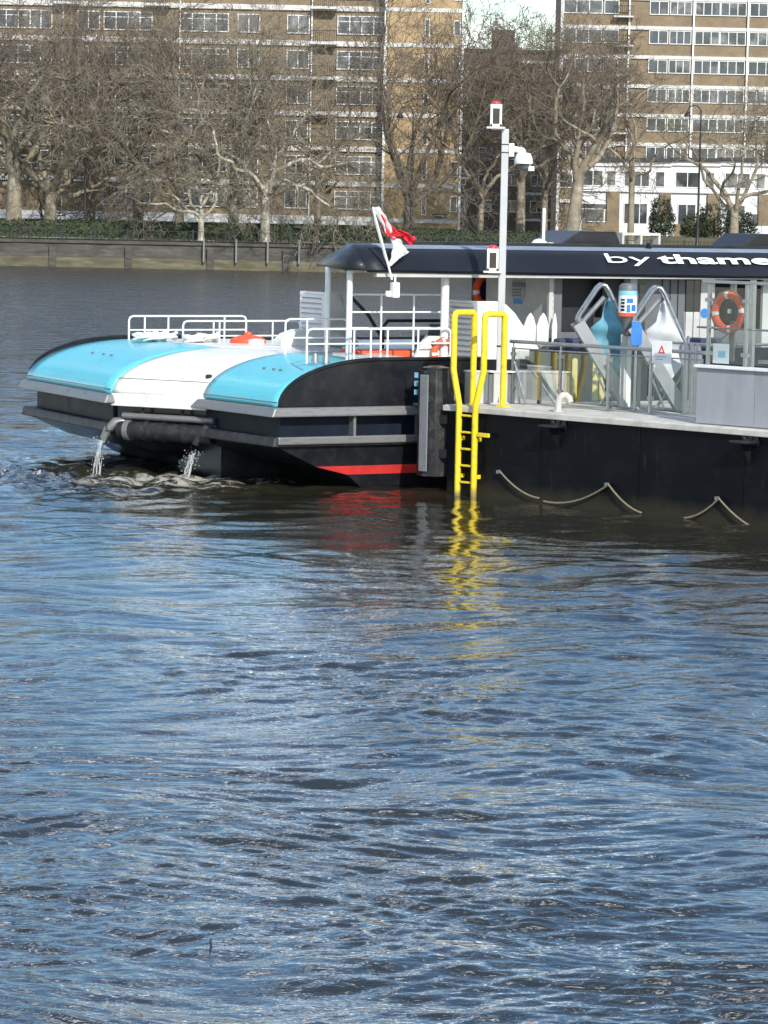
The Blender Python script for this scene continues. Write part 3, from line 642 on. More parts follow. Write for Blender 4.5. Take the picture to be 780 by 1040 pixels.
T0 = [
 # px, D, h, kwargs, label
 (14, 238, 19, dict(seed=3, r=.62, trunk_h=4.6, limbs=6, bark='bark', dens=.82), 'thick trunked bare plane tree at the left edge of the far bank'),
 (51, 240, 17, dict(seed=11, r=.5, trunk_h=3.4, limbs=6, tilt=.9, bark='bark', tw='twig2', dens=.8), 'stout bare plane tree, second from the left edge, left of the lamp post'),
 (140, 238, 18, dict(seed=5, r=.42, trunk_h=5.6, limbs=5, bark='barkdk', tw='twig', dens=.8), 'bare tree with a straight dark trunk and forked limbs, midway along the left hedge'),
 (237, 239, 19, dict(seed=21, r=.48, trunk_h=2.6, limbs=7, tilt=1.15, wiggle=.12, bark='barkpale', tw='twig2', dens=.75), 'bare tree whose many straight limbs fan out low above the hedge'),
 (269, 233.6, 17, dict(seed=8, r=.34, trunk_h=4.2, limbs=6, tilt=.95, wiggle=.38, droop=.09, dens=.85, bark='barkpale', tw='twig2'), 'crooked bare plane tree with pale peeling limbs leaning over the river wall'),
 (204, 233.2, 12, dict(seed=14, r=.24, trunk_h=2.0, limbs=6, tilt=1.45, wiggle=.36, droop=.14, dens=.9, bark='barkpale', tw='twig2'), 'smaller crooked tree with drooping pale branches over the wall, left of the fanning tree'),
 (415, 240, 19, dict(seed=9, r=.46, trunk_h=3.0, limbs=6, tilt=.75, wiggle=.1, bark='barkdk', tw='twig', dens=.62), 'dark forked bare tree standing before the tan end wall'),
 (487, 246, 17, dict(seed=31, r=.3, trunk_h=4.2, limbs=5, bark='bark', tw='twig', dens=.85), 'bare tree behind the white camera pole'),
 (528, 248, 20, dict(seed=33, r=.38, trunk_h=5.0, limbs=6, tilt=.55, bark='bark', tw='twig', dens=.9), 'tall bare tree against the sky in the gap between the blocks'),
 (579, 239, 18, dict(seed=42, r=.52, trunk_h=5.4, limbs=6, tilt=.95, lean=(.1, 0), wiggle=.18, bark='bark', tw='twig', dens=.75), 'thick bare plane tree with outstretched limbs at the left end of the white terrace'),
 (745, 240, 13.5, dict(seed=51, r=.36, trunk_h=3.4, limbs=6, tilt=.8, bark='bark', tw='twig2', dens=.75), 'spreading bare tree near the right edge, before the terrace'),
 # second row behind
 (92, 250, 21, dict(seed=61, r=.36, trunk_h=5, limbs=6, tw='twig', dens=.7), 'bare tree in the back row, behind the left lamp post'),
 (182, 252, 21, dict(seed=62, r=.36, trunk_h=4, limbs=6, tw='twig', dens=.7), 'bare tree in the back row between the straight dark trunk and the fanning tree'),
 (322, 251, 17, dict(seed=63, r=.3, trunk_h=4, limbs=5, tw='twig', dens=.8, maxd=4), 'thin bare tree in the back row left of the tan end wall'),
 (552, 262, 18, dict(seed=64, r=.3, trunk_h=5, limbs=6, tw='twig', maxd=5), 'bare tree in the back row just left of the right hand block'),
 (-25, 243, 20, dict(seed=65, r=.45, trunk_h=4, limbs=6, tw='twig'), 'bare tree reaching in over the left edge of the view'),
 (640, 262, 17, dict(seed=66, r=.28, trunk_h=6, limbs=5, tw='twig', dens=.7, maxd=4), 'slender bare tree rising behind the terrace roofs on the left'),
 (815, 242, 15, dict(seed=67, r=.36, trunk_h=4, limbs=6, tw='twig2', dens=.8), 'bare tree reaching in over the right edge of the view'),
]
tot = 0
for px, D, h, kw, lab in T0: tot += tree(xat(px, D), D, h, lab=lab, **kw)
print('TREE SEGMENTS', tot)
# ------------------------------------------------------------------ the ferry (x forward, y across the beam, away from the camera; z above the water)
fer = thing('catamaran_ferry', 'catamaran river ferry with turquoise and white stern deck and dark canopy', 'ferry', (BF.o[0], BF.o[1], 0), BF.t)
LN = 26.0; BEAM = 8.7
def u0(v):      # plan line of the stern: tunnel sits a little further aft than the hulls
    P = [(0, .0), (2.8, -.2), (3.0, -1.15), (4.1, -1.25), (6.2, -1.3), (BEAM, -.92)]
    for (a, x), (b_, y) in zip(P, P[1:]):
        if v <= b_: return x+(y-x)*(v-a)/(b_-a)
    return P[-1][1]
def cap_fn(v0, v1, us, zb=1.46, zt=2.24, ln=2.05, n=18, crown=.05):
    def fn(s, t):
        v = v0+(v1-v0)*t; a = s*math.pi/2
        uu = us(v)+ln*(1-math.cos(a)); z = zb+(zt-zb)*math.sin(a)
        cr = crown*math.sin(math.pi*min(1, max(0, v/BEAM)))
        return (uu, v, z+cr*math.sin(a))
    return fn
def cap(name, v0, v1, us, m, ext, **k):
    b = MB(); fn = cap_fn(v0, v1, us, **k); b.grid(fn, 20, 12, 0)
    nv = 12; 
    g = lambda s, t: (fn(1, t)[0]+s*(ext-fn(1, t)[0]), fn(1, t)[1], fn(1, t)[2])
    if m == 'white': b.grid(g, 6, 12, 0)
    else:
        b2 = MB(); b2.grid(g, 6, 12, 0); ap = b2.build('deck_apron', 'white', fer, smooth=True, fix=False); md = ap.modifiers.new('s', 'SOLIDIFY'); md.thickness = .05; md.offset = -1
        if sum(p.normal.z for p in ap.data.polygons) < 0:
            for p in ap.data.polygons: p.flip()
            ap.data.update()
    o = b.build(name, m, fer, smooth=True, fix=False); md = o.modifiers.new('s', 'SOLIDIFY'); md.thickness = .05; md.offset = -1
    if sum(p.normal.z for p in o.data.polygons) < 0:
        for p in o.data.polygons: p.flip()
        o.data.update()
    return o
near = lambda v: 0.02-.2*v/2.8
cap('stern_cap', .0, 2.5, near, 'turq', 3.2)['label'] = 'turquoise curved stern cap of the near hull'
# white middle piece: its ends sweep round beside the turquoise corners
wh = lambda v: -.15-1.07*max(0, v-2.5)/1.6
fh = lambda v: -1.255+.335*(v-4.1)/4.6
cap('stern_deck', 2.5, 4.1, wh, 'white', 3.4, zb=1.46, zt=2.24, ln=2.25)['label'] = 'white curved middle of the stern deck'
cap('stern_cap', 4.1, BEAM, fh, 'turq', 3.4, ln=2.25)['label'] = 'turquoise curved stern cap of the far hull'
for s_ in (.22,):
    fn = cap_fn(2.5, 4.1, wh, ln=2.25); MB().tube([(p[0]-.004, p[1], p[2]+.004) for p in (fn(s_, t/10) for t in range(11))], .007, 5).build('seam', 'rail', fer)
for (va, vb, uf, ln_) in ((0, 2.5, near, 2.05), (4.1, BEAM, fh, 2.25)):
    fn = cap_fn(va, vb, uf, ln=ln_)
    MB().tube([(p[0]-.004, p[1], p[2]+.004) for p in (fn(.06, t/10) for t in range(11))], .007, 5).build('seam', 'rail', fer)
    for t in (.38, .47, .60):
        p = fn(.52, t); MB().lathe([(.03, -.01), (.03, .012), (.015, .018)], (p[0]-.01, p[1], p[2]+.01), 10).build('deck_fitting', 'rail', fer)
p = cap_fn(2.5, 4.1, wh, ln=2.25)(.3, .06); MB().lathe([(.06, -.03), (.06, .02), (.03, .03)], (p[0]-.02, p[1]+.02, p[2]+.02), 12).build('deck_fitting', 'iron', fer)
MB().box((3.2, .06, 2.12), (LN, BEAM-.06, 2.2)).build('deck_plate', 'white', fer)
b = MB(); b.add([(wh(v)+d, v, z) for v in (2.45, 4.12) for d in (-.005, .05) for z in (1.24, 1.47)], [(0, 1, 5, 4), (2, 6, 7, 3), (0, 4, 6, 2), (1, 3, 7, 5), (0, 2, 3, 1), (4, 5, 7, 6)]); b.build('stern_skirt', 'white', fer, bevel=.01)
# black side panel with the quarter ellipse edge, raised lip
def side_poly(lip=0.):
    pts = [(.1, 1.46)]
    for i in range(0, 15):
        a = i/14*math.pi/2; pts.append((.06+2.0*(1-math.cos(a))-lip, 1.47+.79*math.sin(a)+lip))
    return pts
for yy, nm in ((-.03, 'near'), (BEAM+.03, 'far')):
    off = 0 if nm == 'near' else -.92
    pl = [(p[0]+off, p[1]) for p in side_poly()]+[(LN, 2.26), (LN, 1.46)]
    b = MB(); b.prism(pl, 'y', min(yy, yy+(.08 if nm == 'near' else -.08)), max(yy, yy+(.08 if nm == 'near' else -.08)))
    sp = b.build('side_panel', 'black', fer, bevel=.008)
    lp = [(p[0]+off, yy+(.0 if nm == 'near' else 0), p[1]+.02) for p in side_poly()]+[(4.2, yy, 2.28)]
    MB().tube(lp, .035, 6).build('edge_trim', 'black', sp, smooth=True)
for u in (3.6, 7.4, 11.0): MB().box((u, -.036, 1.47), (u+.012, -.031, 2.25)).build('seam', 'greyp', fer)
# hulls: fat rubbing strake, recess, lower strake, raked bottom
def hull(v0, v1, um, out, usn):
    # plan loop of a strake from stern inner corner round the outer side
    def loop(inset, aft=0.):
        if out < 0: return [(usn(v1)+inset-aft, v1-inset), (usn(v0)+inset-aft, v0+inset+.0), (LN, v0+inset), (LN, v1-inset)]
        return [(usn(v1)+inset-aft, v1-inset), (LN, v1-inset), (LN, v0+inset), (usn(v0)+inset-aft, v0+inset)]
    def ring(b, z0, z1, i0, i1, a0=0., a1=0., mi=0):
        lo = loop(i0, a0); hi = loop(i1, a1); vs = [(*p, z0) for p in lo]+[(*p, z1) for p in hi]
        b.add(vs, [(0, 1, 5, 4), (1, 2, 6, 5), (2, 3, 7, 6), (3, 0, 4, 7), (3, 2, 1, 0), (4, 5, 6, 7)], mi)
    b = MB(); ring(b, .93, 1.30, .16, .16); ring(b, 1.45, 1.47, .03, .03); hb = b.build('hull_recess', 'navy', fer)
    b = MB(); ring(b, 1.285, 1.45, -.12, -.07, .04, .0); b.build('rubbing_strake', 'rail', fer, bevel=.03)
    b = MB(); ring(b, .76, .93, -.06, -.03, .03, .02); ls = b.build('lower_strake', 'rubber', fer, bevel=.025)
    if out < 0: MB().box((.02, v0-.1, .80), (3.95, v0-.0, .935)).build('strake_cap', 'rail', ls, bevel=.02)
    # lower hull raked under the stern
    b = MB()
    sec = [(.76, 0.02, 0.), (.39, .10, .75), (.23, .16, 1.35), (.02, .2, 1.6), (-.5, .6, 2.6)]
    vs = []
    for z, i, rk in sec: lo = loop(i, 0); lo = [(p[0]+(rk if p[0] < LN-1 else 0), p[1]) for p in lo]; vs += [(*p, z) for p in lo]
    for k in range(4):
        o = k*4
        for j in range(4): b.add([vs[o+j], vs[o+(j+1) % 4], vs[o+4+(j+1) % 4], vs[o+4+j]], [(0, 1, 2, 3)], 1 if k == 1 and ((out < 0 and j == 1) or (out > 0 and j == 0)) else 0)
    b.add(vs[-4:], [(0, 1, 2, 3)]); b.build('lower_hull', ['black', 'red'], fer)
hull(0, 2.8, 0, -1, near)
hull(4.15, BEAM, 0, 1, fh)
MB().box((-.02, -.235, 1.05), (5.4, -.165, 1.2)).build('side_ledge', 'black', fer) if False else None
# narrow grey uprights between the strakes
for u in (1.55, 2.9, 3.8): MB().box((u, -.02, .935), (u+.05, .158, 1.284)).build('strake_bracket', 'rail', fer)
MB().box((2.75, -.16, 1.452), (3.2, -.03, 1.50)).build('step_plate', 'alu', fer, bevel=.01)
# tunnel between the hulls
b = MB(); b.prism([(wh(4.3)+.35, 4.3), (wh(2.6)+.35, 2.6), (LN, 2.6), (LN, 4.3)], 'z', .9, 1.24); b.prism([(.3, 2.65), (LN, 2.65), (LN, 4.35), (.3, 4.35)], 'z', -.3, .9)
b.build('tunnel_bulkhead', 'black', fer)
def tp(v, z, d=.12): return (wh(v)+d, v, z)
MB().tube([tp(4.0, 1.06), tp(2.3, 1.06)], .06, 12).build('pipe', 'rail', fer, smooth=True)['label'] = 'upper thin grey pipe across the stern tunnel'
pj = MB().tube([tp(4.05, .80), tp(2.3, .80)], .165, 16).build('pipe', 'rubber', fer, smooth=True); pj['label'] = 'thick black pipe across the stern tunnel'
for v in (2.85, 3.2, 3.5, 3.85): MB().tube([tp(v, .8), tp(v+.09, .8)], .19, 16).build('pipe_collar', 'rubber' if v < 3.6 else 'rail', pj, smooth=True)
for v in (2.95, 3.65): q9 = tp(v, 0); MB().box((q9[0]-.02, v, .9), (q9[0]+.02, v+.05, 1.24)).build('pipe_bracket', 'rubber', fer)
for v in (4.05, 2.35):
    q9 = tp(v, 0); jb = MB(); jb.tube([(q9[0]+.1, v, .95), (q9[0]-.08, v+.05, .93), (q9[0]-.2, v+.12, .8), (q9[0]-.26, v+.17, .62)], [.09, .09, .075, .065], 12)
    jb.build('outlet_pipe', 'rail' if v > 3 else 'rubber', fer, smooth=True)
# water pouring from the outlets
def spout(v, seed, lab, zt0=.62, n=110):
    q = random.Random(seed); b = MB(); u_0 = wh(v)+.12-.27
    for k in range(6):
        pts = []; sp = q.uniform(-.10, .10); f_ = q.uniform(.7, 1.25)
        for i in range(9):
            t = i/8; pts.append((u_0-.16*t*f_+q.gauss(0, .014), v+.18+sp*t*1.5+q.gauss(0, .014), zt0-(zt0+.08)*t*t))
        b.tube(pts, [q.uniform(.004, .017) for _ in pts], 5)
    for _ in range(n):
        t = q.random(); s_ = q.uniform(.005, .018); c = Vector((u_0-.2*t+q.gauss(0, .07), v+.18+q.gauss(0, .13), max(.0, zt0-zt0*t*t+q.gauss(0, .06))))
        b.add([c+Vector((s_, 0, 0)), c+Vector((-s_*.5, s_, 0)), c+Vector((-s_*.5, -s_, 0)), c+Vector((0, 0, s_*1.5))], [(0, 1, 2), (0, 1, 3), (1, 2, 3), (0, 2, 3)])
    o = b.build('pouring_water', 'foam', None, smooth=True); o.location = (BF.o[0], BF.o[1], 0); o.rotation_euler = (0, 0, BF.t); o['kind'] = 'stuff'; tag(o, lab, 'water jet')
spout(4.05, 4, 'white stream of water pouring from the left jet outlet under the stern')
spout(2.35, 6, 'white stream of water pouring from the outlet beside the near hull', .45)

# canopy: dark shell with sloping fascia; swept aft end
zl, zt_ = 3.86, 4.33
def can_pts():
    # rings (v, z) from the near lower lip over the roof to the far lip; u of the aft end per ring
    return [(.02, zl-.05, 1.80), (.0, zl, 1.77), (.21, 4.08, 1.74), (.42, 4.23, 1.80), (.75, 4.28, 1.90), (2.0, 4.285, 2.50), (4.5, 4.26, 3.9), (5.4, 4.2, 4.4), (5.9, zl, 4.45), (5.88, zl-.05, 4.5)]
b = MB(); pr = can_pts()
def cz(v, z, u): return (u, v, z+(.06*max(0, 1-(u-1.6)/3) if z < 3.9 else 0))
us = [0, .5, 1.2, 2.5, 4.5, 8, 12, 18, LN-1.8]
vs = []
for k, du in enumerate(us):
    for (v, z, ua) in pr:
        dv = .16*math.sin(math.pi*min(1, du/6)) if False else 0
        vs.append((ua+du if k < len(us)-1 else LN, v+dv, z-(.06*min(1, du/8) if z < 3.9 else 0)))
n = len(pr); fs = []; mi = []
for k in range(len(us)-1):
    for j in range(n-1):
        fs.append((k*n+j, (k+1)*n+j, (k+1)*n+j+1, k*n+j+1)); mi.append(1 if 3 <= j <= 6 and k > 0 else 0)
b.v = vs; b.f = fs; b.m = mi
# end cap: sloping aft face closing down to the lip line
ends = [vs[j] for j in range(n)]
low = [(1.50, .40, zl), (3.15, 4.4, zl), (4.20, 5.8, zl)]
b.add([ends[1], ends[2], ends[3], ends[4], ends[5], ends[6], ends[7], ends[8], low[2], low[1], low[0]], [(0, 1, 10), (1, 2, 10), (2, 3, 10), (3, 4, 9, 10), (4, 5, 9), (5, 6, 8, 9), (6, 7, 8)])
cn = b.build('canopy', ['canopy', 'rooftop'], fer, smooth=True); md = cn.modifiers.new('s', 'SOLIDIFY'); md.thickness = .05; md.offset = -1
MB().box((2.0, .05, zl-.13), (LN, .16, zl-.07)).build('canopy_gutter', 'cabin', cn)
MB().box((3.4, 1.55, 4.28), (LN, 1.72, 4.345)).build('roof_edge_bar', 'black', cn)
for u in (5.0, 8.3, 11.3): MB().lathe([(.05, 0), (.07, .06), (.03, .12)], (u, .78, 4.27), 10).build('roof_vent', 'black', cn, smooth=True)
# lettering on the fascia
def fascia_T(px):
    u = BF.v(px, 270, .2)[0]
    ang = math.atan2(.21, .28)
    ex = Vector((1, 0, 0)); ny = Vector((0, .235, .22)).normalized(); nz = ex.cross(ny)
    return u, Matrix(((ex.x, ny.x, nz.x, u), (ex.y, ny.y, nz.y, .125), (ex.z, ny.z, nz.z, 3.995), (0, 0, 0, 1)))
u_, T_ = fascia_T(616); T_ = T_ @ Matrix.Translation((0, 0, .035))
t1 = text('lettering', 'by', .35, T_, 'paper', cn, bold=-.002, sx=1.55)
u_, T_ = fascia_T(667); T_ = T_ @ Matrix.Translation((0, 0, .035))
t2 = text('lettering', 'thames', .33, T_, 'paper', cn, bold=.008, sx=1.5)
# fit widths to where the letters end on the fascia
def fitw(o, u_start, u_end):
    xs = [v.co.x for v in o.data.vertices]; a, c = min(xs), max(xs); k = (u_end-u_start)/(c-a)
    for v in o.data.vertices: v.co.x = u_start+(v.co.x-a)*k
fitw(t1, BF.v(615, 265, .2)[0], BF.v(660, 265, .2)[0])
fitw(t2, BF.v(667, 265, .2)[0], BF.v(799, 265, .2)[0])
# posts under the canopy
def upost(px, v, z0, z1, r=.06, name='canopy_post', m='wmetal'):
    u = BF.v(px, 300, v)[0]; return MB().tube([(u, v, z0), (u, v, z1)], r, 10).build(name, m, fer, smooth=True)
upost(355, .55, 2.2, zl-.02, .055); upost(452, .35, 2.2, zl, .075); upost(333, 2.6, 2.2, zl-.02, .055); upost(507, 5.2, 2.2, 4.3, .06)
# handrails
def railing(pts, v, zs, post_px, name='handrail', r=.02, zb=2.2, m='wmetal'):
    """pts: (px start, px end) on plane v; zs rail heights"""
    h = bpy.data.objects.new(name, None)
    ua, ub = BF.v(pts[0], 330, v)[0], BF.v(pts[1], 330, v)[0]
    b = MB()
    for i, z in enumerate(zs):
        if i == 0: b.tube([(ua, v, zb), (ua, v, z-.08), (ua+.03, v, z-.02), (ua+.1, v, z), (ub-.1, v, z), (ub-.03, v, z-.02), (ub, v, z-.08), (ub, v, zb)], r, 8)
        else: b.tube([(ua, v, z), (ub, v, z)], r*.8, 8)
    for p in post_px: u = BF.v(p, 330, v)[0]; b.tube([(u, v, zb), (u, v, zs[0])], r*.9, 8)
    return b.build(name, m, fer, smooth=True)
def zat(px, py, v): return BF.v(px, py, v)[2]
railing((312, 458), .22, [zat(400, 334, .22), zat(400, 349, .22)], (332, 360, 377, 394, 425))
railing((290, 353), 2.3, [zat(330, 324, 2.3), zat(330, 343, 2.3)], (312, 332), r=.018)
railing((355, 452), .9, [zat(400, 299, .9), zat(400, 317, .9), zat(400, 333, .9)], (387, 420), r=.02)
railing((131, 250), 8.3, [zat(190, 321, 8.3), zat(190, 335, 8.3)], (147, 171, 228), r=.02)
railing((186, 305), 6.6, [zat(250, 326, 6.6), zat(250, 341, 6.6)], (217, 223, 277), r=.019)
# louvred vent housings with sloping white wings
def louvre(px_near, py0, py1, v, wd, lab):
    """slatted face looks aft; its near vertical edge stands on the plane y = v"""
    p0 = BF.v(px_near, py0, v); u = p0[0]; z1 = p0[2]; z0 = 2.2
    hb = MB().box((u+.06, v+.02, z0), (u+.42, v+wd-.02, z1-.02)).build('vent_housing', 'white', fer, bevel=.01)
    MB().box((u+.02, v+.03, z0), (u+.058, v+wd-.03, z1-.05)).build('louvre_back', 'dark', hb)
    b = MB(); nn = 11
    for i in range(nn):
        z = z0+.04+(z1-z0-.1)*i/(nn-1); T = Matrix.Translation((u, 0, z)) @ Matrix.Rotation(rad(-30), 4, 'Y')
        b.box((-.055, v, -.028), (.05, v+wd, .034), 0, T)
    b.box((u-.045, v-.02, z0), (u+.06, v+.03, z1)); b.box((u-.045, v+wd-.03, z0), (u+.06, v+wd+.02, z1)); b.box((u-.05, v-.02, z1-.04), (u+.06, v+wd+.02, z1))
    b.build('louvre', 'wmetal', hb); hb['label'] = lab
louvre(484, 306, 354, .3, .88, 'near louvred vent housing')
wp = [(484, 306), (505, 306), (513, 309), (522, 318), (532, 333), (545, 352), (556, 368), (556, 372), (484, 372)]
pl = [BF.v(a, c, .2) for a, c in wp]; MB().prism([(p[0]+.0, p[2]) for p in pl], 'y', .16, .3).build('side_wing', 'white', fer, bevel=.012)
louvre(330, 297, 334, 5.0, .9, 'far louvred vent housing')
wp = [(330, 297), (341, 298), (346, 306), (351, 322), (362, 345), (330, 345)]
pl = [BF.v(a, c, 4.9) for a, c in wp]; MB().prism([(p[0], p[2]) for p in pl], 'y', 4.84, 4.98).build('side_wing', 'white', fer, bevel=.012)
wp = [(284, 346), (291, 339), (302, 335), (330, 334), (362, 346), (362, 352), (284, 352)]
pl = [BF.v(a, c, 4.5) for a, c in wp]; MB().prism([(p[0], p[2]) for p in pl], 'y', 4.4, 4.8).build('deck_coaming', 'white', fer, bevel=.03)
# fairlead panel with round hole
pl = [BF.v(a, c, .45) for a, c in ((419, 366), (428, 348), (434, 341), (447, 341), (453, 348), (461, 366))]
fl = MB().prism([(p[0], p[2]) for p in pl], 'y', .4, .52).build('fairlead_panel', 'white', fer, bevel=.02)
c_ = BF.v(440, 349, .38); MB().lathe([(.045, 0), (.045, .03)], (c_[0], .385, c_[2]), 14, axis='y').build('hole_ring', 'dark', fl)
# deck seats and lockers
p = BF.v(352, 357, 2.2); q_ = BF.v(419, 357, 2.2); MB().box((p[0], 2.0, 2.2), (q_[0], 2.5, 2.2+.13)).build('orange_locker', 'orange', fer, bevel=.03)
p = BF.v(352, 350, 3.4); q_ = BF.v(440, 350, 3.4); MB().box((p[0], 3.0, 2.2), (q_[0], 3.6, 2.3)).build('deck_locker', 'white', fer, bevel=.03)
for px in (428, 440):
    p = BF.v(px, 340, 4.0); b = MB()
    b.box((p[0], 3.8, 2.2), (p[0]+.42, 4.3, 2.5)); b.box((p[0]+.3, 3.8, 2.45), (p[0]+.45, 4.3, 2.72)); b.build('deck_seat', 'rubber', fer, bevel=.06)
b = MB(); p = BF.v(401, 340, 3.2); b.tube([(p[0]-.2, 3.3, 2.2), (p[0]-.2, 3.3, 2.7), (p[0]-.1, 3.3, 2.82), (p[0]+2.2, 3.3, 2.82)], .03, 8); b.build('seat_bar', 'iron', fer, smooth=True)
b = MB(); A_ = BF.v(357, 302, 3.2); B_ = BF.v(388, 338, 3.2); b.tube([(A_[0], 3.2, A_[2]), ((A_[0]*.45+B_[0]*.55), 3.2, A_[2]*.5+B_[2]*.5-.0), (B_[0], 3.2, B_[2]-.1)], .035, 8); b.build('boarding_strut', 'iron', fer, smooth=True)
b = MB()
for px in (364, 372, 380): p = BF.v(px, 352, .3); b.lathe([(.06, 0), (.05, .12), (.075, .16), (.075, .19), (.03, .2)], (p[0], .62, 2.2), 12)
b = MB(); p = BF.v(323, 355, .4); b.lathe([(.07, 0), (.06, .1), (.03, .2)], (p[0], .5, 2.2), 12); b.lathe([(.07, 0), (.06, .1), (.03, .2)], (p[0]+.22, .5, 2.2), 12); b.tube([(p[0]-.12, .5, 2.36), (p[0]+.34, .5, 2.36)], .03, 8); b.build('mooring_bitts', 'alu', fer, smooth=True)

# deckhouse: aft wall, side with openings, interior dark
uc = BF.v(559, 300, .5)[0]; LE = LN-.5
b = MB(); b.box((uc, .5, 2.2), (uc+.08, 2.75, 3.8)); dh = b.build('aft_wall', 'cabin', fer)
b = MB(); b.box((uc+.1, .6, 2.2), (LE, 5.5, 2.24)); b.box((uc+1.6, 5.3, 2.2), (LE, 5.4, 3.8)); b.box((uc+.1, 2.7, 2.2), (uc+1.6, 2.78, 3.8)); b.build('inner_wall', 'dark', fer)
def side(pa, pb, m, z0=2.2, z1=3.8, v0=.46, v1=.54, name='side_wall'):
    a = BF.v(pa, 300, v0)[0]; c = BF.v(pb, 300, v0)[0]; return MB().box((a, v0, z0), (c, v1, z1)).build(name, m, fer, bevel=.006)
side(558, 562, 'cabin', name='door_frame')
side(562, 571, 'cabgrey', v0=.52, v1=.56)
side(612, 634, 'dark', v0=.6, v1=.68)
side(634, 696, 'cabgrey', v0=.5, v1=.56)
side(649, 656, 'smoke', 2.75, 3.62, .485, .497, name='narrow_window'); side(640, 647, 'cabin', v0=.487, v1=.498); 
side(697, 711, 'smoke', 3.1, 3.7, .485, .5, name='window')
side(696, 712, 'cabin', 2.2, 3.1, .49, .55); side(712, 726, 'cabin'); side(775, 800, 'cabin')
side(726, 775, 'cabgrey', 2.2, 2.75, .5, .56); side(800, 840, 'smoke', 2.3, 3.7)
for i in range(6): MB().box((BF.v(672+i*8, 300, .5)[0], .482, 2.25), (BF.v(672+i*8, 300, .5)[0]+.012, .498, 3.75)).build('panel_joint', 'dark', fer)
# perforated strip by the door and notices
b = MB()
for i in range(12): b.box((uc+.03, .488, 2.3+i*.12), (uc+.06, .499, 2.35+i*.12))
b.build('hinge_strip', 'iron', fer)
def on_aft(px, py, w_, h_, m, name, dz=0):
    o_ = BF; 
    d = ray(px, py); t = ((uc-.006)-(CP[:2]-BF.o)@BF.a)/(d[:2]@BF.a); p = BF.loc(CP+d*t)
    return MB().box((uc-.014-dz, p[1]-w_/2, p[2]-h_/2), (uc-.003-dz, p[1]+w_/2, p[2]+h_/2)).build(name, m, dh)
on_aft(527, 294, .42, .34, 'greyp', 'notice'); on_aft(527, 289, .42, .08, 'cabgrey', 'notice_header', .012); on_aft(526, 306, .3, .1, 'blue', 'blue_notice')
for k in range(3): on_aft(525, 294+k*3, .3, .02, 'cabgrey', 'text_line', .012)
a = BF.v(583, 316, .6); 
p = BF.v(715, 318, .47); MB().lathe([(.09, 0), (.09, .01)], (p[0], .445, p[2]), 16, axis='y').build('round_blue_sign', 'blue', fer)
a = BF.v(608, 328, .5); MB().box((a[0]-.12, .5, a[2]-.1), (a[0]+.1, .52, a[2]+.1)).build('small_sign', 'smoke', fer)
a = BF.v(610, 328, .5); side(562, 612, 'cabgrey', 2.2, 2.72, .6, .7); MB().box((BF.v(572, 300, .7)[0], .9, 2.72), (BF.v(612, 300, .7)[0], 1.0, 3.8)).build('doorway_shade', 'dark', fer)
# dark blue side with glossy seats behind, below the openings
for i, px in enumerate((547, 561, 575, 589, 690, 705)):
    a = BF.v(px, 350, .8)
    MB().box((a[0], .1, 2.2), (a[0]+.16, .5, 2.62)).box((a[0], .1, 2.3), (a[0]-.3, .5, 2.38)).build('passenger_seat', 'seat', fer, bevel=.04)
side(540, 840, 'navy', 1.46, 2.45, -.09, -.05, name='glossy_side_panel')
MB().tube([(BF.v(548, 300, 0)[0], -.1, 2.5), (LN, -.1, 2.5)], .028, 8).build('guard_rail', 'steel', fer, smooth=True)
# arched white seat shells / fins
for px in (537, 550, 562):
    a = BF.v(px, 334, .35); z_ = a[2]; k_ = .12 if px < 560 else .05
    MB().prism([(a[0]-k_, z_-.3), (a[0]+k_, z_-.3), (a[0]+k_*1.1, z_+.05), (a[0]+k_*.6, z_+.22), (a[0]+k_*.1, z_+.3), (a[0]-k_*.6, z_+.2), (a[0]-k_*1.1, z_+.04)], 'y', .3, .34).build('seat_shell', 'white', fer, bevel=.01)
# roof gear
def roofbox(px0, px1, h0, h1, v, lab, m='black'):
    a = BF.v(px0, 240, v)[0]; c = BF.v(px1, 240, v)[0]
    return MB().prism([(a, 4.27), (c, 4.27), (c-.15, 4.30+h1), (a+(c-a)*.35, 4.30+h1), ], 'y', v, v+1.1).build('roof_box', m, fer, bevel=.02)
roofbox(566, 632, 0, .27, 2.6, '')
roofbox(752, 800, 0, .27, 2.6, '')
a = BF.v(632, 240, 3)[0]; c = BF.v(671, 240, 3)[0]; b = MB().box((a, 3, 4.50), (c, 3.2, 4.55))
for i in range(3): b.box((a+(c-a-.05)*i/2, 3, 4.26), (a+(c-a-.05)*i/2+.05, 3.2, 4.50))
b.build('roof_rack', 'deck', fer)
a = BF.v(548, 240, 3)[0]; b = MB().lathe([(.16, 0), (.16, .06), (.1, .12), (.02, .14)], (a, 3, 4.27), 14); b.box((a+.15, 2.9, 4.27), (a+.5, 3.1, 4.34)); b.build('radar_dome', 'white', fer, smooth=True)
a = BF.v(552, 240, 3)[0]; MB().tube([(a, 3, 4.25), (a, 3, 5.0)], .03, 8).build('roof_aerial', 'wmetal', fer)

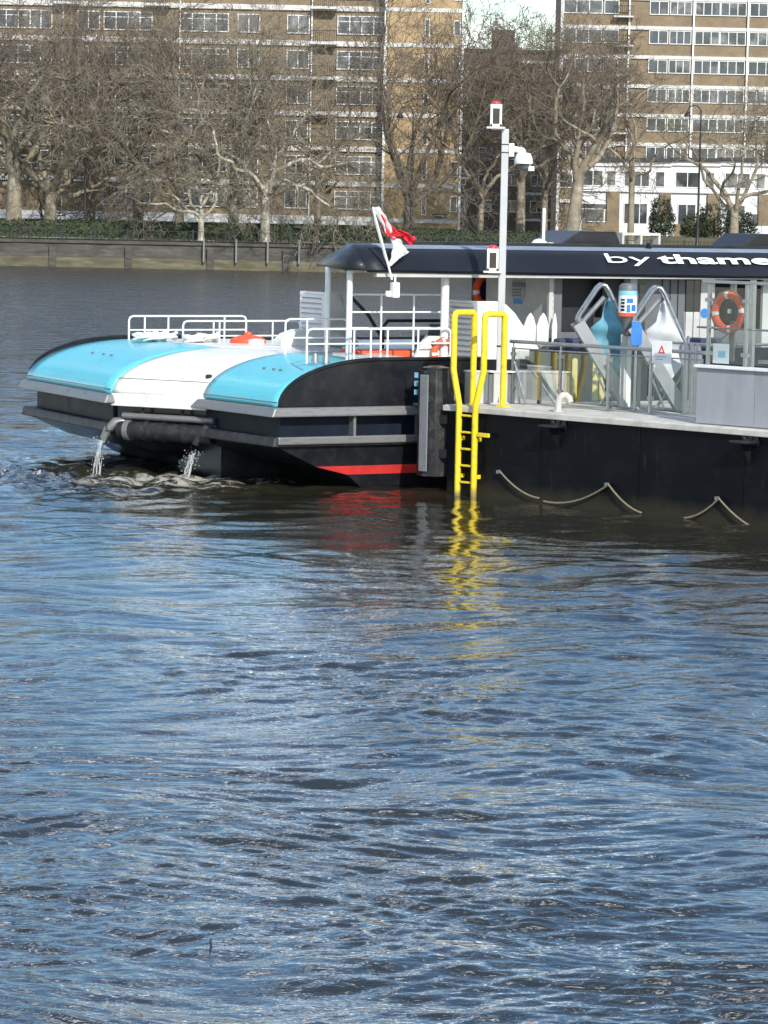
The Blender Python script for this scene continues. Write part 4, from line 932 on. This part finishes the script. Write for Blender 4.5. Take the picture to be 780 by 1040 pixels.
# things carried on the deck
def at_f(o, x, y, z, rot=0.):
    q = BF.w((x, y, z)); o.location = q; o.rotation_euler = (0, 0, BF.t+rot); return o
def bumpy(name, m, n, size, seed, parent=None):
    q = random.Random(seed); b = MB()
    for _ in range(n):
        c = (q.uniform(-size[0], size[0]), q.uniform(-size[1], size[1]), q.uniform(.05, size[2])); r = q.uniform(.07, .12)
        b.lathe([(r*.1, -r), (r*.7, -r*.7), (r, 0), (r*.7, r*.7), (r*.1, r)], c, 9)
    return b.build(name, m, parent, smooth=True)
for px, v, s, lab in ((160, 6.9, 3, 'heap of white rope coils on the deck nearest the far turquoise corner'), (202, 6.3, 4, 'longer heap of white rope coils on the deck in the middle of the far rail')):
    a = BF.z(px, 349, 2.24); t = thing('rope_coil', lab, 'rope'); at_f(t, BF.v(px, 349, v)[0], v, 2.24); b = MB(); q = random.Random(s)
    for k in range(7):
        cx, cy, rr = q.uniform(-.3, .3), q.uniform(-.2, .2), q.uniform(.13, .22)
        b.tube([(cx+rr*math.cos(i*.6), cy+rr*math.sin(i*.6), .035+.006*i+k*.008+.02*math.sin(i)) for i in range(22)], .028, 6)
    b.build('coil', 'wmetal', t, smooth=True)
# red covered liferaft cradle
t = thing('life_raft', 'small red covered float lying behind the railing on the white stern deck', 'life raft'); v = 5.9; at_f(t, BF.v(252, 347, v)[0], v, 2.22)
MB().lathe([(.34, .0), (.36, .06), (.34, .14), (.2, .2), (.08, .22), (.07, .27), (.02, .28)], n=18).build('cover', 'orange', t, smooth=True)
MB().lathe([(.05, 0), (.16, .02), (.16, .12), (.05, .14)], (0, -.33, .02), 12).build('lamp_unit', 'wmetal', t, smooth=True)
def buoy(name_label, T, R=.3, r=.06, loc=None, rot=0., frame=None, m='orange', grp=None):
    t = thing('lifebuoy', name_label, 'lifebuoy', (0, 0, 0), 0, grp)
    MB().torus((0, 0, 0), R, r, T, mis=lambda f: (f*4) % 1 < .14).build('ring', [m, 'paper'], t, smooth=True)
    pts = [T @ Vector(((R+r+.012)*math.cos(a), -.012, (R+r+.012)*math.sin(a))) for a in [2*math.pi*i/40 for i in range(41)]]
    MB().tube(pts, .009, 5).build('grab_line', 'rope', t, smooth=True); return t
I4 = Matrix.Identity(3)
a = BF.v(451, 358, .3); at_f(buoy('orange lifebuoy leaning at the right end of the white holed panel near the stern', I4, .2, .06), a[0], .30, a[2])
a = BF.v(471, 366, .12); 
a = BF.v(497, 295, 3.0); t = buoy('dark red lifebuoy hanging under the canopy behind the lantern', I4, .3, .08, grp=None); at_f(t, a[0], 3.0, a[2])
MB().box((-.3, .1, -.35), (.3, .16, .4)).build('backing_board', 'seat', t)
# lantern on canopy edge
def lantern(lab, grp=None, s=1.):
    t = thing('navigation_lantern', lab, 'lantern', group=grp)
    MB().box((-.16*s, -.16*s, 0), (.16*s, .16*s, .03*s)).build('base_plate', 'wmetal', t, bevel=.005)
    b = MB()
    for x in (-.1, .06):
        for y in (-.1, .06): b.box((x*s, y*s, .03*s), ((x+.04)*s, (y+.04)*s, .36*s))
    b.box((-.1*s, -.1*s, .35*s), (.1*s, .1*s, .42*s)); b.box((-.1*s, -.1*s, .03*s), (.1*s, .1*s, .08*s)); b.build('frame', 'wmetal', t, bevel=.004)
    MB().box((-.075*s, -.075*s, .081*s), (.075*s, .075*s, .349*s)).build('lens', 'smoke', t)
    MB().lathe([(.09*s, .42*s), (.075*s, .46*s), (.03*s, .485*s)], n=14).build('cap', 'tred', t, smooth=True)
    return t
# ensign on its leaning staff at the stern end of the canopy
fs_ = thing('flag', 'red and white flag hanging folded from a leaning white staff at the canopy edge', 'flag')
Fv0 = BF.v(398, 284, -.1); at_f(fs_, Fv0[0], -.1, Fv0[2])
def fp(px, py, dv=0.): p = BF.v(px, py, -.1+dv); return (p[0]-Fv0[0], dv, p[2]-Fv0[2])
MB().tube([fp(398, 284), fp(394, 268), fp(379, 213)], .02, 8).build('staff', 'wmetal', fs_, smooth=True)
MB().tube([fp(397, 278, .02), fp(391, 262, .02), fp(380, 222, .02)], .009, 6).build('halyard', 'wmetal', fs_)
MB().lathe([(.01, 0), (.03, .02), (.01, .05)], fp(379, 213), 8).build('finial', 'wmetal', fs_, smooth=True)
def cloth(left, right, name, m, amp=.035, ph=0):
    b = MB(); n = len(left)-1
    def fn(s, t):
        k = min(n-1e-6, s*n); i = int(k); f = k-i
        l = np.array(left[i])*(1-f)+np.array(left[i+1])*f; r = np.array(right[i])*(1-f)+np.array(right[i+1])*f; q = l*(1-t)+r*t
        p = fp(q[0], q[1]); return (p[0], p[1]+amp*math.sin(9*t+5*s+ph)+amp*.5*math.sin(17*s+4*t), p[2])
    b.grid(fn, 16, 10); return b.build(name, m, fs_, smooth=True, fix=False, solid=.008)
cloth([(379, 211), (386, 224), (393, 241)], [(385, 210), (392, 222), (400, 234)], 'cloth_white_top', 'flagwhite')
cloth([(384, 218), (388, 229), (392, 240), (400, 243)], [(389, 218), (396, 229), (405, 236), (410, 240)], 'cloth_red', 'flagred', .05)
cloth([(399, 236), (408, 241), (414, 249), (418, 249)], [(403, 233), (412, 236), (420, 240), (424, 240)], 'cloth_red', 'flagred', .06, 1)
cloth([(398, 240), (398, 253), (396, 262), (395, 272)], [(405, 243), (411, 251), (417, 256), (400, 265)], 'cloth_white_bottom', 'flagwhite', .04, 2)
lt = thing('stern_lamp', 'small white stern lamp box under the foot of the flag staff', 'lamp'); at_f(lt, Fv0[0]+.04, -.06, Fv0[2]-.32)
MB().box((-.02, -.06, .0), (.12, .06, .27)).build('housing', 'wmetal', lt, bevel=.015); MB().lathe([(.05, 0), (.06, .05), (.05, .1)], (-.08, 0, .02), 12).build('lens', 'paper', lt, smooth=True)
MB().tube([(0.05, 0, .25), (.05, 0, .4)], .02, 6).build('bracket', 'wmetal', lt)
# ------------------------------------------------------------------ pontoon (x along the visible face towards the right, y inward)
DZ = 1.55
pon = thing('pontoon', 'black steel landing pontoon with a pale deck, filling the right side of the water', 'pontoon', (PF.o[0], PF.o[1], 0), PF.t)
kx, ky = math.cos(rad(75)), math.sin(rad(75))
poly = [(0, 0), (16, 0), (16, 14), (14*kx, 14*ky)]
b = MB(); b.prism(poly, 'z', -.8, DZ-.1); b.build('hull', 'pblack', pon, bevel=.02)
po2 = [(-.04, -.04), (16, -.04), (16, 14), (14*kx-.04, 14*ky)]
MB().prism(po2, 'z', DZ-.095, DZ).build('deck', 'deck', pon, bevel=.015)
MB().prism([(-.055, -.075), (16, -.075), (16, -.043), (-.055, -.043)], 'z', DZ-.11, DZ-.015).build('deck_edge', 'deck', pon, bevel=.01)
# weld seams on plating
b = MB()
for x in (2.2, 4.4, 6.6, 8.8): b.box((x, -.006, -.5), (x+.02, -.001, 1.43))
b.box((0.02, -.006, .62), (15.9, -.0012, .632)); b.build('weld_seam', 'pblack', pon)
def lug(px, py, s=1.):
    p = PF.v(px, py, 0); b = MB(); x, z = p[0], p[2]
    b.box((x-.17*s, -.03, z-.1), (x+.17*s, -.007, z+.16))
    b.box((x-.2, -.32, z-.06), (x+.2, -.03, z-.02))
    b.add([(x-.015, -.03, z-.06), (x-.015, -.3, z-.06), (x-.015, -.03, z-.42), (x+.015, -.03, z-.06), (x+.015, -.3, z-.06), (x+.015, -.03, z-.42)], [(0, 1, 2), (3, 5, 4), (0, 3, 4, 1), (1, 4, 5, 2), (2, 5, 3, 0)])
    g = b.build('mooring_lug', 'black', pon, bevel=.008)
    MB().torus((x-.03, -.05, z+.05), .075, .022, Matrix.Identity(3), 20, 8).build('eye', 'rubber', g, smooth=True)
lug(568, 430); lug(763, 446)
# drooping ropes along the waterline
def rope(pts, lab):
    P3 = [PF.v(a, c, -.07) for a, c in pts]; P = []
    for i in range(len(P3)-1):
        a, c = np.array(P3[i]), np.array(P3[i+1]); n = 14; L_ = np.linalg.norm(c-a)
        for k in range(n+(i == len(P3)-2)): t = k/n; q = a+(c-a)*t; q[2] -= .16*L_*(4*t*(1-t))*.55; P.append(q)
    b = MB()
    for ph in (0, 2.09, 4.19):
        s = 0; pts = []; 
        Q = []
        for i in range(len(P)-1):
            for f in range(4): Q.append(P[i]+(P[i+1]-P[i])*f/4)
        for i, q in enumerate(Q): a = i*.9+ph; pts.append((q[0]+.0*1, q[1]+.009*math.cos(a), q[2]+.009*math.sin(a)))
        b.tube(pts, .0095, 5)
    o = b.build('mooring_rope', 'rope', None, smooth=True); o.location = (PF.o[0], PF.o[1], 0); o.rotation_euler = (0, 0, PF.t); tag(o, lab, 'rope')
rope([(508, 479), (548, 506)], 'short weathered rope drooping to the waterline just right of the yellow ladder')
rope([(552, 509), (618, 492), (652, 521)], 'weathered rope hung in two loops from the middle of the pontoon side')
rope([(695, 526), (730, 506), (778, 540)], 'weathered rope hung in two loops low at the right end of the pontoon side')
for px, py in ((508, 479), (618, 492), (730, 506)):
    p = PF.v(px, py, 0); MB().box((p[0]-.02, -.085, p[2]-.03), (p[0]+.02, -.008, p[2]+.03)).build('rope_cleat', 'rail', pon)
def at_p(o, x, y, z=DZ, rot=0.):
    o.location = PF.w((x, y, z)); o.rotation_euler = (0, 0, PF.t+rot); return o
# big black rubber fender at the corner
t = thing('dock_fender', 'tall black rubber fender standing at the left corner of the pontoon', 'fender'); at_p(t, -.42, .12, 0)
b = MB(); pr = [(.02, .22), (.27, .22)]
ring = []
for i in range(24):
    a = 2*math.pi*i/24; r = .29+(.022 if i % 3 == 0 else 0); ring.append((r*math.cos(a), r*math.sin(a)))
b.prism(ring, 'z', .26, 2.12); b.build('rubber_body', 'rubber', t, smooth=True, bevel=.01)
MB().lathe([(.25, 2.12), (.25, 2.17), (.1, 2.2)], n=20).build('top_cap', 'black', t, smooth=True)
MB().box((-.07, -.335, .35), (.13, -.315, 2.05)).build('sheen_strip', 'alu', t, bevel=.01)  # grey metal strip puts the sheen of the fender face into its colour
for z in (.6, 1.2): MB().box((.2, -.15, z), (.41, .05, z+.15)).build('fixing', 'iron', t)
for z in (1.98, 1.83, 1.68): MB().box((-.31, -.23, z), (-.24, -.17, z+.09)).build('reflector', 'lblue', t)
# yellow ladder with hoops reaching onto the deck
lad = thing('yellow_ladder', 'bright yellow ladder with two tall hoop handrails on the pontoon edge, reaching into the water', 'ladder'); at_p(lad, 0, 0, 0)
sa, sb = PF.v(465.5, 450, -.14)[0], PF.v(482, 450, -.14)[0]; ztop = PF.v(480, 318, 0)[2]
ha, hb = PF.v(462, 350, -.14)[0], PF.v(491, 350, -.14)[0]
def bar(b, pts, w_=.042): b.tube(pts, w_, 10)
y0 = -.14
for s0, s1 in ((sa, ha-.02), (sb, hb+.02)):
    b = MB(); 
    inn = .47
    b.tube([(s0, y0, -.5), (s0, y0, DZ+.02), (s1, y0, DZ+.62), (s1, y0, ztop-.07), (s1+.005, y0+.02, ztop-.02), (s1+.01, y0+.06, ztop), (s1+.03, y0+inn-.06, ztop), (s1+.03, y0+inn-.02, ztop-.02), (s1+.03, y0+inn, ztop-.07), (s1+.03, y0+inn, DZ+.02)], .055, 10)
    MB().box((s1+.03-.09, y0+inn-.09, DZ+.001), (s1+.03+.09, y0+inn+.09, DZ+.02)).build('foot_plate', 'yellow', lad)
    b.build('hoop_stile', 'yellow', lad, smooth=True)
for i in range(8):
    z = -.35+.29*i
    if z < DZ: MB().box((sa-.0, y0-.018, z-.018), (sb, y0+.018, z+.018)).build('rung', 'yellow', lad, bevel=.006)
for z in (.95, .3): 
    for s in (sa, sb): MB().box((s+.0, y0+.03, z), (s+.03, -.002, z+.07)).build('standoff', 'yellow', lad)
MB().box((sb, y0-.03, PF.v(490, 441, 0)[2]-.035), (sb+.34, y0+.02, PF.v(490, 441, 0)[2]+.035)).build('side_bar', 'yellow', lad, bevel=.005)
# white camera pole
pl_s = PF.v(507, 400, .95)[0]
pole = thing('camera_pole', 'tall pale grey square pole standing on the pontoon behind the yellow ladder', 'pole'); at_p(pole, pl_s, .95, DZ, rad(45))
ph_ = PF.v(507, 131, .95)[2]-DZ
MB().box((-.062, -.062, .02), (.062, .062, ph_)).build('shaft', 'polegrey', pole, bevel=.012)
MB().box((-.17, -.17, .002), (.17, .17, .02)).build('foot_plate', 'polegrey', pole)
b = MB()
for a in range(4): T = Matrix.Rotation(a*math.pi/2, 4, 'Z'); b.add([tuple(T @ Vector(p)) for p in ((.06, -.008, .02), (.16, -.008, .02), (.06, -.008, .15), (.06, .008, .02), (.16, .008, .02), (.06, .008, .15))], [(0, 1, 2), (3, 5, 4), (0, 3, 4, 1), (1, 4, 5, 2), (2, 5, 3, 0)])
b.build('gusset', 'polegrey', pole)
MB().box((-.0655, -.0655, 1.0), (.0655, .0655, 1.03)).box((-.0655, -.0655, ph_-.28), (.0655, .0655, ph_-.26)).box((-.0655, -.0655, ph_-.42), (.0655, .0655, ph_-.4)).build('clamp_band', 'iron', pole)
MB().box((-.24, -.06, ph_-.02), (-.063, .06, ph_)).build('lamp_bracket', 'polegrey', pole)
def at_pole(o, dx, dz, dy=0.):
    q = PF.w((pl_s, .95, DZ)); o.location = (q[0]+dx, q[1]+dy, DZ+dz); return o
at_pole(lantern('white caged lantern with a red cap on top of the tall pole, beside its tip', 'white lanterns on the pole', 1.0), -.17, ph_+.001)
MB().box((-.24, -.06, 2.28), (-.063, .06, 2.30)).build('lamp_bracket', 'polegrey', pole)
at_pole(lantern('white caged lantern with a red cap halfway up the tall pole before the canopy', 'white lanterns on the pole', 1.0), -.17, 2.301)
cc = thing('security_camera', 'white dome security camera hanging on an arm from the tall pole', 'camera'); at_pole(cc, 0, ph_-.5)
MB().box((.064, -.07, .02), (.16, .07, .25)).tube([(.12, 0, .16), (.3, 0, .13), (.33, 0, .09)], .055, 10).build('arm', 'wmetal', cc, bevel=.008, smooth=True)
MB().lathe([(.05, .1), (.12, .08), (.155, .0), (.165, -.09), (.16, -.1)], (.33, 0, 0), 20).build('housing', 'wmetal', cc, smooth=True)
MB().lathe([(.105, -.1), (.1, -.15), (.07, -.2), (.02, -.225)], (.33, 0, 0), 20).build('dome', 'dome', cc, smooth=True)
sn = MB().box((.42, -.03, -.22), (.52, .03, -.14)).tube([(.40, 0, -.09), (.47, 0, -.15)], .012, 6).build('small_sensor', 'wmetal', cc)

# white cabinets at the boat edge of the deck
t = thing('deck_cabinet', 'row of low white cabinets with dark gaps on the deck behind the yellow ladder', 'cabinet'); at_p(t, .12, .42, DZ, rad(75)-rad(13))
b = MB(); 
x = 0; b2 = MB()
for w_, g in ((.34, .10), (.26, .14), (.42, .05), (.5, .06)):
    MB().box((x, 0, .0), (x+w_, .3, .55)).build('cabinet_body', 'cabin', t, bevel=.01); x += w_
    MB().box((x, .04, .0), (x+g, .28, .53)).build('gap_panel', 'cabgrey', t); x += g
MB().box((-.02, -.02, .552), (x+.02, .32, .575)).build('cabinet_top', 'wmetal', t, bevel=.006)
t = thing('glass_barrier', 'low frosted glass panel on the deck right of the camera pole', 'barrier'); at_p(t, PF.v(522, 400, 2.6)[0], 2.6, DZ)
a = PF.v(558, 400, 2.6)[0]-PF.v(522, 400, 2.6)[0]
MB().box((0, 0, .05), (a, .02, .58)).build('panel', 'cabin', t); MB().box((-.02, -.01, .58), (a+.02, .03, .61)).build('top_rail', 'wmetal', t)
t = thing('equipment_box', 'small dark box on the deck near the low glass panel', 'box'); at_p(t, PF.v(540, 400, 3.2)[0], 3.2, DZ); MB().box((0, 0, 0), (.5, .4, .72)).build('body', 'cabgrey', t, bevel=.02); MB().box((-.01, -.01, .72), (.51, .41, .75)).build('lid', 'dark', t)

# steel railing with glass infill
W0 = 1.15
rl = thing('deck_railing', 'stainless steel railing with glass panels along the pontoon deck', 'railing'); at_p(rl, 0, W0)
xs_ = [PF.v(px, 380, W0)[0] for px in (521, 569, 618, 661)]
x_end = PF.v(712, 380, W0)[0]
zr = [1.08]
b = MB(); b.tube([(xs_[0]-.08, 0, 1.1), (x_end+.15, 0, 1.1)], .032, 12); b.build('top_rail', 'steel', rl, smooth=True)
MB().tube([(xs_[0], 0, .98), (x_end, 0, .98)], .012, 8).build('lower_bar', 'steel', rl, smooth=True)
for x in xs_+[x_end]:
    p_ = MB().box((x-.022, -.03, .02), (x+.022, .03, 1.0)).tube([(x, 0, 1.0), (x, 0, 1.08)], .014, 8).build('post', 'steel', rl, bevel=.006)
    MB().box((x-.07, -.06, 0), (x+.07, .06, .02)).build('base_plate', 'steel', p_)
    for z in (.25, .85): MB().box((x-.055, -.02, z), (x+.055, .02, z+.06)).build('clamp', 'steel', p_)
MB().tube([(xs_[0]+.02, 0, .75), (xs_[0]+.32, .0, .02)], .022, 8).build('brace', 'steel', rl)
xx = xs_+[x_end]
for i in range(len(xx)-1): MB().box((xx[i]+.07, -.006, .1), (xx[i+1]-.07, .006, .95)).build('glass_panel', 'glass', rl)
nt_ = thing('warning_notice', 'white notice with a red triangle fixed to the deck railing', 'sign'); a = PF.v(664.5, 345, W0)[0]; c = PF.v(684.5, 345, W0)[0]; at_p(nt_, a, W0-.05, DZ)
z1 = PF.v(674, 346, W0)[2]-DZ; z0 = PF.v(674, 369, W0)[2]-DZ
MB().box((0, -.004, z0), (c-a, .004, z1)).build('board', 'paper', nt_, bevel=.002)
cx = (c-a)/2; MB().prism([(cx-.075, z0+.17), (cx+.075, z0+.17), (cx, z0+.31)], 'y', -.009, -.0045).build('triangle', 'tred', nt_)
MB().prism([(cx-.03, z0+.19), (cx+.03, z0+.19), (cx, z0+.25)], 'y', -.012, -.0092).build('triangle_centre', 'paper', nt_)
for k in range(2): MB().box((cx-.13, -.008, z0+.06+k*.045), (cx+(.1 if k else .03), -.0045, z0+.072+k*.045)).build('text_line', 'greyp', nt_)
# gooseneck vent
t = thing('vent_pipe', 'pale bent gooseneck pipe at the edge of the deck', 'vent'); at_p(t, PF.v(567, 414, .25)[0], .25, DZ, rad(45))
MB().tube([(0, 0, 0), (0, 0, .16), (.02, 0, .23), (.07, 0, .28), (.13, 0, .28), (.18, 0, .24), (.2, 0, .17)], .058, 12).build('pipe', 'deck', t, smooth=True); MB().lathe([(.1, 0), (.1, .02)], n=14).build('flange', 'deck', t)
# information pillar
t = thing('information_pillar', 'round headed information pillar with grey cap, blue and white label and orange ring', 'pillar'); ip = PF.v(635, 400, 1.9); at_p(t, ip[0], 1.9, DZ, rad(45))
zt = PF.v(635, 288, 1.9)[2]-DZ; 
MB().prism([(-.10, -.09), (.10, -.09), (.10, .09), (-.10, .09)], 'z', .04, zt-.95).build('column', 'pyellow', t, bevel=.01) if False else MB().box((-.10, -.05, .04), (.0, .06, zt-.88)).build('column_side', 'cabin', t); MB().box((.002, -.04, .04), (.09, .06, zt-.88)).build('column', 'paper', t, bevel=.01)
MB().box((-.24, -.16, 0), (.24, .16, .04)).build('base_plate', 'alu', t, bevel=.005)
MB().lathe([(.075, zt-.9), (.1, zt-.62), (.155, zt-.56)], n=20).build('neck', 'cabgrey', t, smooth=True)
MB().lathe([(.157, zt-.56), (.16, zt-.50)], n=24).build('orange_band', 'orange', t, smooth=True)
MB().lathe([(.16, zt-.5), (.16, zt-.18)], n=24).build('label', 'paper', t, smooth=True)
MB().lathe([(.162, zt-.2), (.162, zt-.12)], n=24).build('blue_band', 'lblue', t, smooth=True)
MB().lathe([(.16, zt-.12), (.155, zt-.04), (.12, zt), (.03, zt+.01)], n=24).build('cap', 'cabgrey', t, smooth=True)
b = MB(); 
for a0, a1, z0_, z1_ in ((-100, -78, .49, .36), (-70, -38, .47, .36), (-100, -60, .33, .25)):
    n_ = 6; vs = []
    for i in range(n_+1):
        a = rad(a0+(a1-a0)*i/n_); vs += [(.1645*math.cos(a), .1645*math.sin(a), zt-z0_), (.1645*math.cos(a), .1645*math.sin(a), zt-z1_)]
    b.add(vs, [(2*i, 2*i+2, 2*i+3, 2*i+1) for i in range(n_)])
b.build('label_print', 'blue', t)
b = MB()
for k, (zz, hh) in enumerate(((.47, .04), (.41, .04), (.35, .04), (.29, .03))):
    a = rad(-128); 
    for j in range(3): a = rad(-135+j*9); b.box((-.012, -.003, 0), (.012, .003, hh), 0, Matrix.Translation((.163*math.cos(a), .163*math.sin(a), zt-zz)) @ Matrix.Rotation(a+math.pi/2, 4, 'Z'))
b.build('dark_print', 'dark', t)
# blue litter lid thing behind pillar
t = thing('blue_sign', 'bright blue rounded sign just behind the information pillar', 'sign'); a = PF.v(646, 350, 1.55); at_p(t, a[0], 1.55, DZ, rad(45))
z1 = PF.v(643, 326, 1.55)[2]-DZ; z0 = PF.v(643, 351, 1.55)[2]-DZ
MB().prism([(-.10, z0+.05), (-.05, z0), (.08, z0), (.1, z0+.06), (.1, z1-.12), (.05, z1), (-.08, z1)], 'y', -.02, .02).build('panel', 'blue', t, bevel=.01); MB().tube([(0, .03, 0), (0, .03, z1-.1)], .025, 8).build('post', 'steel', t)
# raised gangway ramps
def ramp(px_base, cloth_m, lab, w):
    t = thing('folding_gangway', lab, 'gangway', group='raised gangways on the pontoon'); s0 = PF.v(px_base, 405, w)[0]; at_p(t, s0, w, DZ, rad(45))
    k = 58.5  # pixels per metre at this distance, used only to size the frame from a sketch
    def q(dx, dy, y=0.): return (dx/k, y, max(.02, dy/k))
    # tall outer loop (two sides) leaning to the left
    for y, nm in ((-.28, 0), (.34, 1)):
        b = MB(); b.tube([q(2, 8, y), q(-20, 72, y), q(-46, 126, y), q(-49, 128, y), q(-53, 127, y), q(-73, 95, y), q(-72, 91, y), q(-68, 88, y), q(-46, 112, y)] if False else [q(-2, 70, y), q(-24, 118, y), q(-28, 124, y), q(-32, 124.5, y), q(-36, 121, y), q(-54, 93, y), q(-55, 88, y), q(-53, 84, y), q(-50, 84, y)], .032, 10)
        b.build('side_loop', 'steel', t, smooth=True)
    MB().tube([q(-56, 80, -.2), q(-29, 112, -.2)], .045, 10).build('ram', 'alu', t, smooth=True)
    # the ramp plate itself, leaning from foot to upper left
    A = Vector(q(-2, 2)); B = Vector(q(-54, 84)); d = (B-A).normalized(); nn = Vector((-d.z, 0, d.x))
    T = Matrix(((d.x, 0, nn.x, A.x), (0, 1, 0, 0), (d.z, 0, nn.z, A.z), (0, 0, 0, 1)))
    L_ = (B-A).length
    MB().box((0, -.42, -.04), (L_, .42, .04), 0, T).build('ramp_plate', 'alu', t, bevel=.01)
    for y in (-.46, .42): MB().box((0, y, -.1), (L_*1.02, y+.05, .12), 0, T).build('side_beam', 'alu', t, bevel=.008)
    MB().box((L_*.5, -.38, .042), (L_*.94, .38, .05), 0, T).build('yellow_edge', 'pyellow', t)
    # fabric sheet sagging between loop and plate
    b = MB(); O = [q(-27, 108), q(-4, 64), q(-8, 52), q(-18, 20)]; I_ = [q(-30, 100), q(-40, 76), q(-34, 66), q(-22, 26)]
    O = [(-25, 112), (-12, 86), (-2, 66), (-6, 46), (-26, 20)]; I_ = [(-28, 108), (-32, 90), (-44, 80), (-40, 64), (-28, 24)]
    def fn(s, u):
        kk = min(3.999, s*4); i = int(kk); f = kk-i; l = [I_[i][j]*(1-f)+I_[i+1][j]*f for j in (0, 1)]; r = [O[i][j]*(1-f)+O[i+1][j]*f for j in (0, 1)]
        x = l[0]*(1-u)+r[0]*u; z = l[1]*(1-u)+r[1]*u; return (x/k, -.34+.07*math.sin(6*u+5*s)+.05*math.sin(13*s), z/k)
    b.grid(fn, 22, 14); b.build('canvas', cloth_m, t, smooth=True, fix=False, solid=.01)
    MB().tube([q(-30, 2, -.1), q(-2, 38, -.1), q(2, 76, -.1)], .03, 8).build('prop', 'alu', t, smooth=True)
    for dx in (-4, 8): MB().box((dx/k-.035, -.36, 0), (dx/k+.035, -.30, 70/k)).build('upright', 'alu', t, bevel=.008)
    MB().tube([q(-38, 40, -.38), q(-22, 4, -.38)], .02, 8).build('stay', 'steel', t)
ramp(639, 'canvasb', 'folded up steel gangway with a blue canvas sheet, left of the information pillar', 2.6)
ramp(695, 'canvasw', 'folded up steel gangway with a grey white canvas sheet, behind the warning notice', 2.5)
t = thing('gate_posts', 'pair of grey steel gate posts where the railing meets the glass screen', 'gate'); a = PF.v(696, 400, 1.9)[0]; at_p(t, a, 1.9, DZ)
for dx in (0, .13, .26): MB().box((dx-.035, -.035, 0), (dx+.035, .035, 1.2)).build('post', 'alu', t, bevel=.008)
MB().tube([(-.5, 0, 1.2), (.55, 0, 1.2)], .025, 8).build('top_bar', 'steel', t)
for px, w, lab in ((583, 3.3, 'lone pale yellow post on the deck behind the railing, left of the gangways'), (604, 3.2, 'pale yellow post left of the pair under the blue gangway'), (611, 3.4, 'pale yellow post right of the pair under the blue gangway')):
    o = MB().box((-.05, -.05, 0), (.05, .05, .72)).box((-.03, -.03, .72), (.03, .03, .74)).build('yellow_post', 'pyellow', None, bevel=.01); at_p(o, PF.v(px, 400, w)[0], w, DZ, rad(45)); tag(o, lab, 'post', 'pale yellow posts on the pontoon deck')

# grey bulwark box with glass screen on top
gx = PF.v(707, 400, .12)[0]; z1 = 2.50-DZ
t = thing('screen_wall', 'grey panelled low wall carrying tall glass wind screens at the right end of the pontoon', 'wall'); at_p(t, gx, .12)
x = 0
for k in range(8):
    MB().box((x+.004, 0, .02), (x+1.2-.004, .1, z1-.03)).build('grey_panel', 'greyp', t, bevel=.004); x += 1.2
MB().box((-.03, -.05, z1-.03), (9.6, .15, z1+.02)).build('sill', 'wmetal', t, bevel=.006)
ztg = PF.v(735, 288, .2)[2]-DZ
sp = [PF.v(px, 330, .17)[0]-gx for px in (720, 758)]; sp.append(sp[-1]+1.15)
for x in sp:
    p_ = MB().box((x-.025, .02, z1+.021), (x+.025, .08, ztg)).build('screen_post', 'steel', t, bevel=.006)
    for z in (z1+.18, ztg-.3): MB().box((x-.07, .015, z), (x+.07, .085, z+.06)).build('clamp', 'steel', p_)
for i in range(2): MB().box((sp[i]+.04, .045, z1+.05), (sp[i+1]-.04, .055, ztg-.06)).build('glass_screen', 'glass', t)
MB().box((sp[0]-.12, .0, ztg), (sp[-1]+1, .1, ztg+.05)).build('top_rail', 'steel', t, bevel=.006)
MB().tube([(sp[0]-.3, .12, z1+.62), (sp[-1], .12, z1+.62)], .018, 8).build('inner_rail', 'steel', t)
# lifebuoy behind the screen
bc = PF.v(740, 317, .4); T = Matrix.Identity(3)
t = buoy('orange lifebuoy mounted upright behind the glass wind screen at the right', T, .275, .062); at_p(t, bc[0], .40, bc[2])
MB().box((-.12, .04, -.14), (.1, .12, .16)).build('light_unit', 'dark', t, bevel=.02); MB().box((-.03, .01, -.02), (.03, .04, .05)).build('white_mark', 'paper', t)
MB().box((-.05, .09, -.8), (.05, .13, .5)).build('mounting_post', 'cabgrey', t); MB().tube([(.35, 0, .0), (.3, 0, -.15), (-.1, 0, -.42), (-.2, 0, -.46)], .014, 6).build('trailing_line', 'rope', t)
nt_ = thing('white_notice', 'white notice with a light blue mark standing inside the glass wind screen', 'sign'); a = PF.v(724, 360, .22)[0]; c = PF.v(740, 360, .22)[0]; z0 = PF.v(730, 369, .22)[2]-DZ; z1_ = PF.v(730, 349, .22)[2]-DZ; at_p(nt_, a, .22)
MB().box((0, 0, z0), (c-a, .01, z1_)).build('board', 'paper', nt_); MB().box(((c-a)*.35, -.004, z0+.1), ((c-a)*.8, -.0005, z0+.2)).build('blue_mark', 'lblue', nt_)
# upright panels seen further along the deck behind the screen
t = thing('shelter_panel', 'cream panel of the waiting shelter seen through the right hand glass screen', 'panel'); a = PF.v(766, 330, 2.5)[0]; at_p(t, a, 2.5)
MB().box((.35, 0, 0), (1.4, .06, 2.1)).build('panel', 'cabin', t, bevel=.01); MB().box((-.1, -.02, .0), (-.02, .06, 2.3)).build('post', 'steel', t); MB().box((.1, .01, .9), (2.2, .05, .96)).build('rail', 'steel', t)
# drifting stick in the foreground
a = atz(214, 962, 0); o = MB().tube([(0, 0, -.1), (.004, 0, 0), (-.004, .002, .035), (.003, 0, .062)], [.009, .008, .007, .004], 6).build('floating_stick', 'iron', None, smooth=True); o.location = tuple(a); tag(o, 'small dark stick poking out of the water in the left foreground', 'stick')
for m_ in bpy.data.meshes:
    if m_.users == 0: bpy.data.meshes.remove(m_)
print('OBJECTS', len(bpy.data.objects))
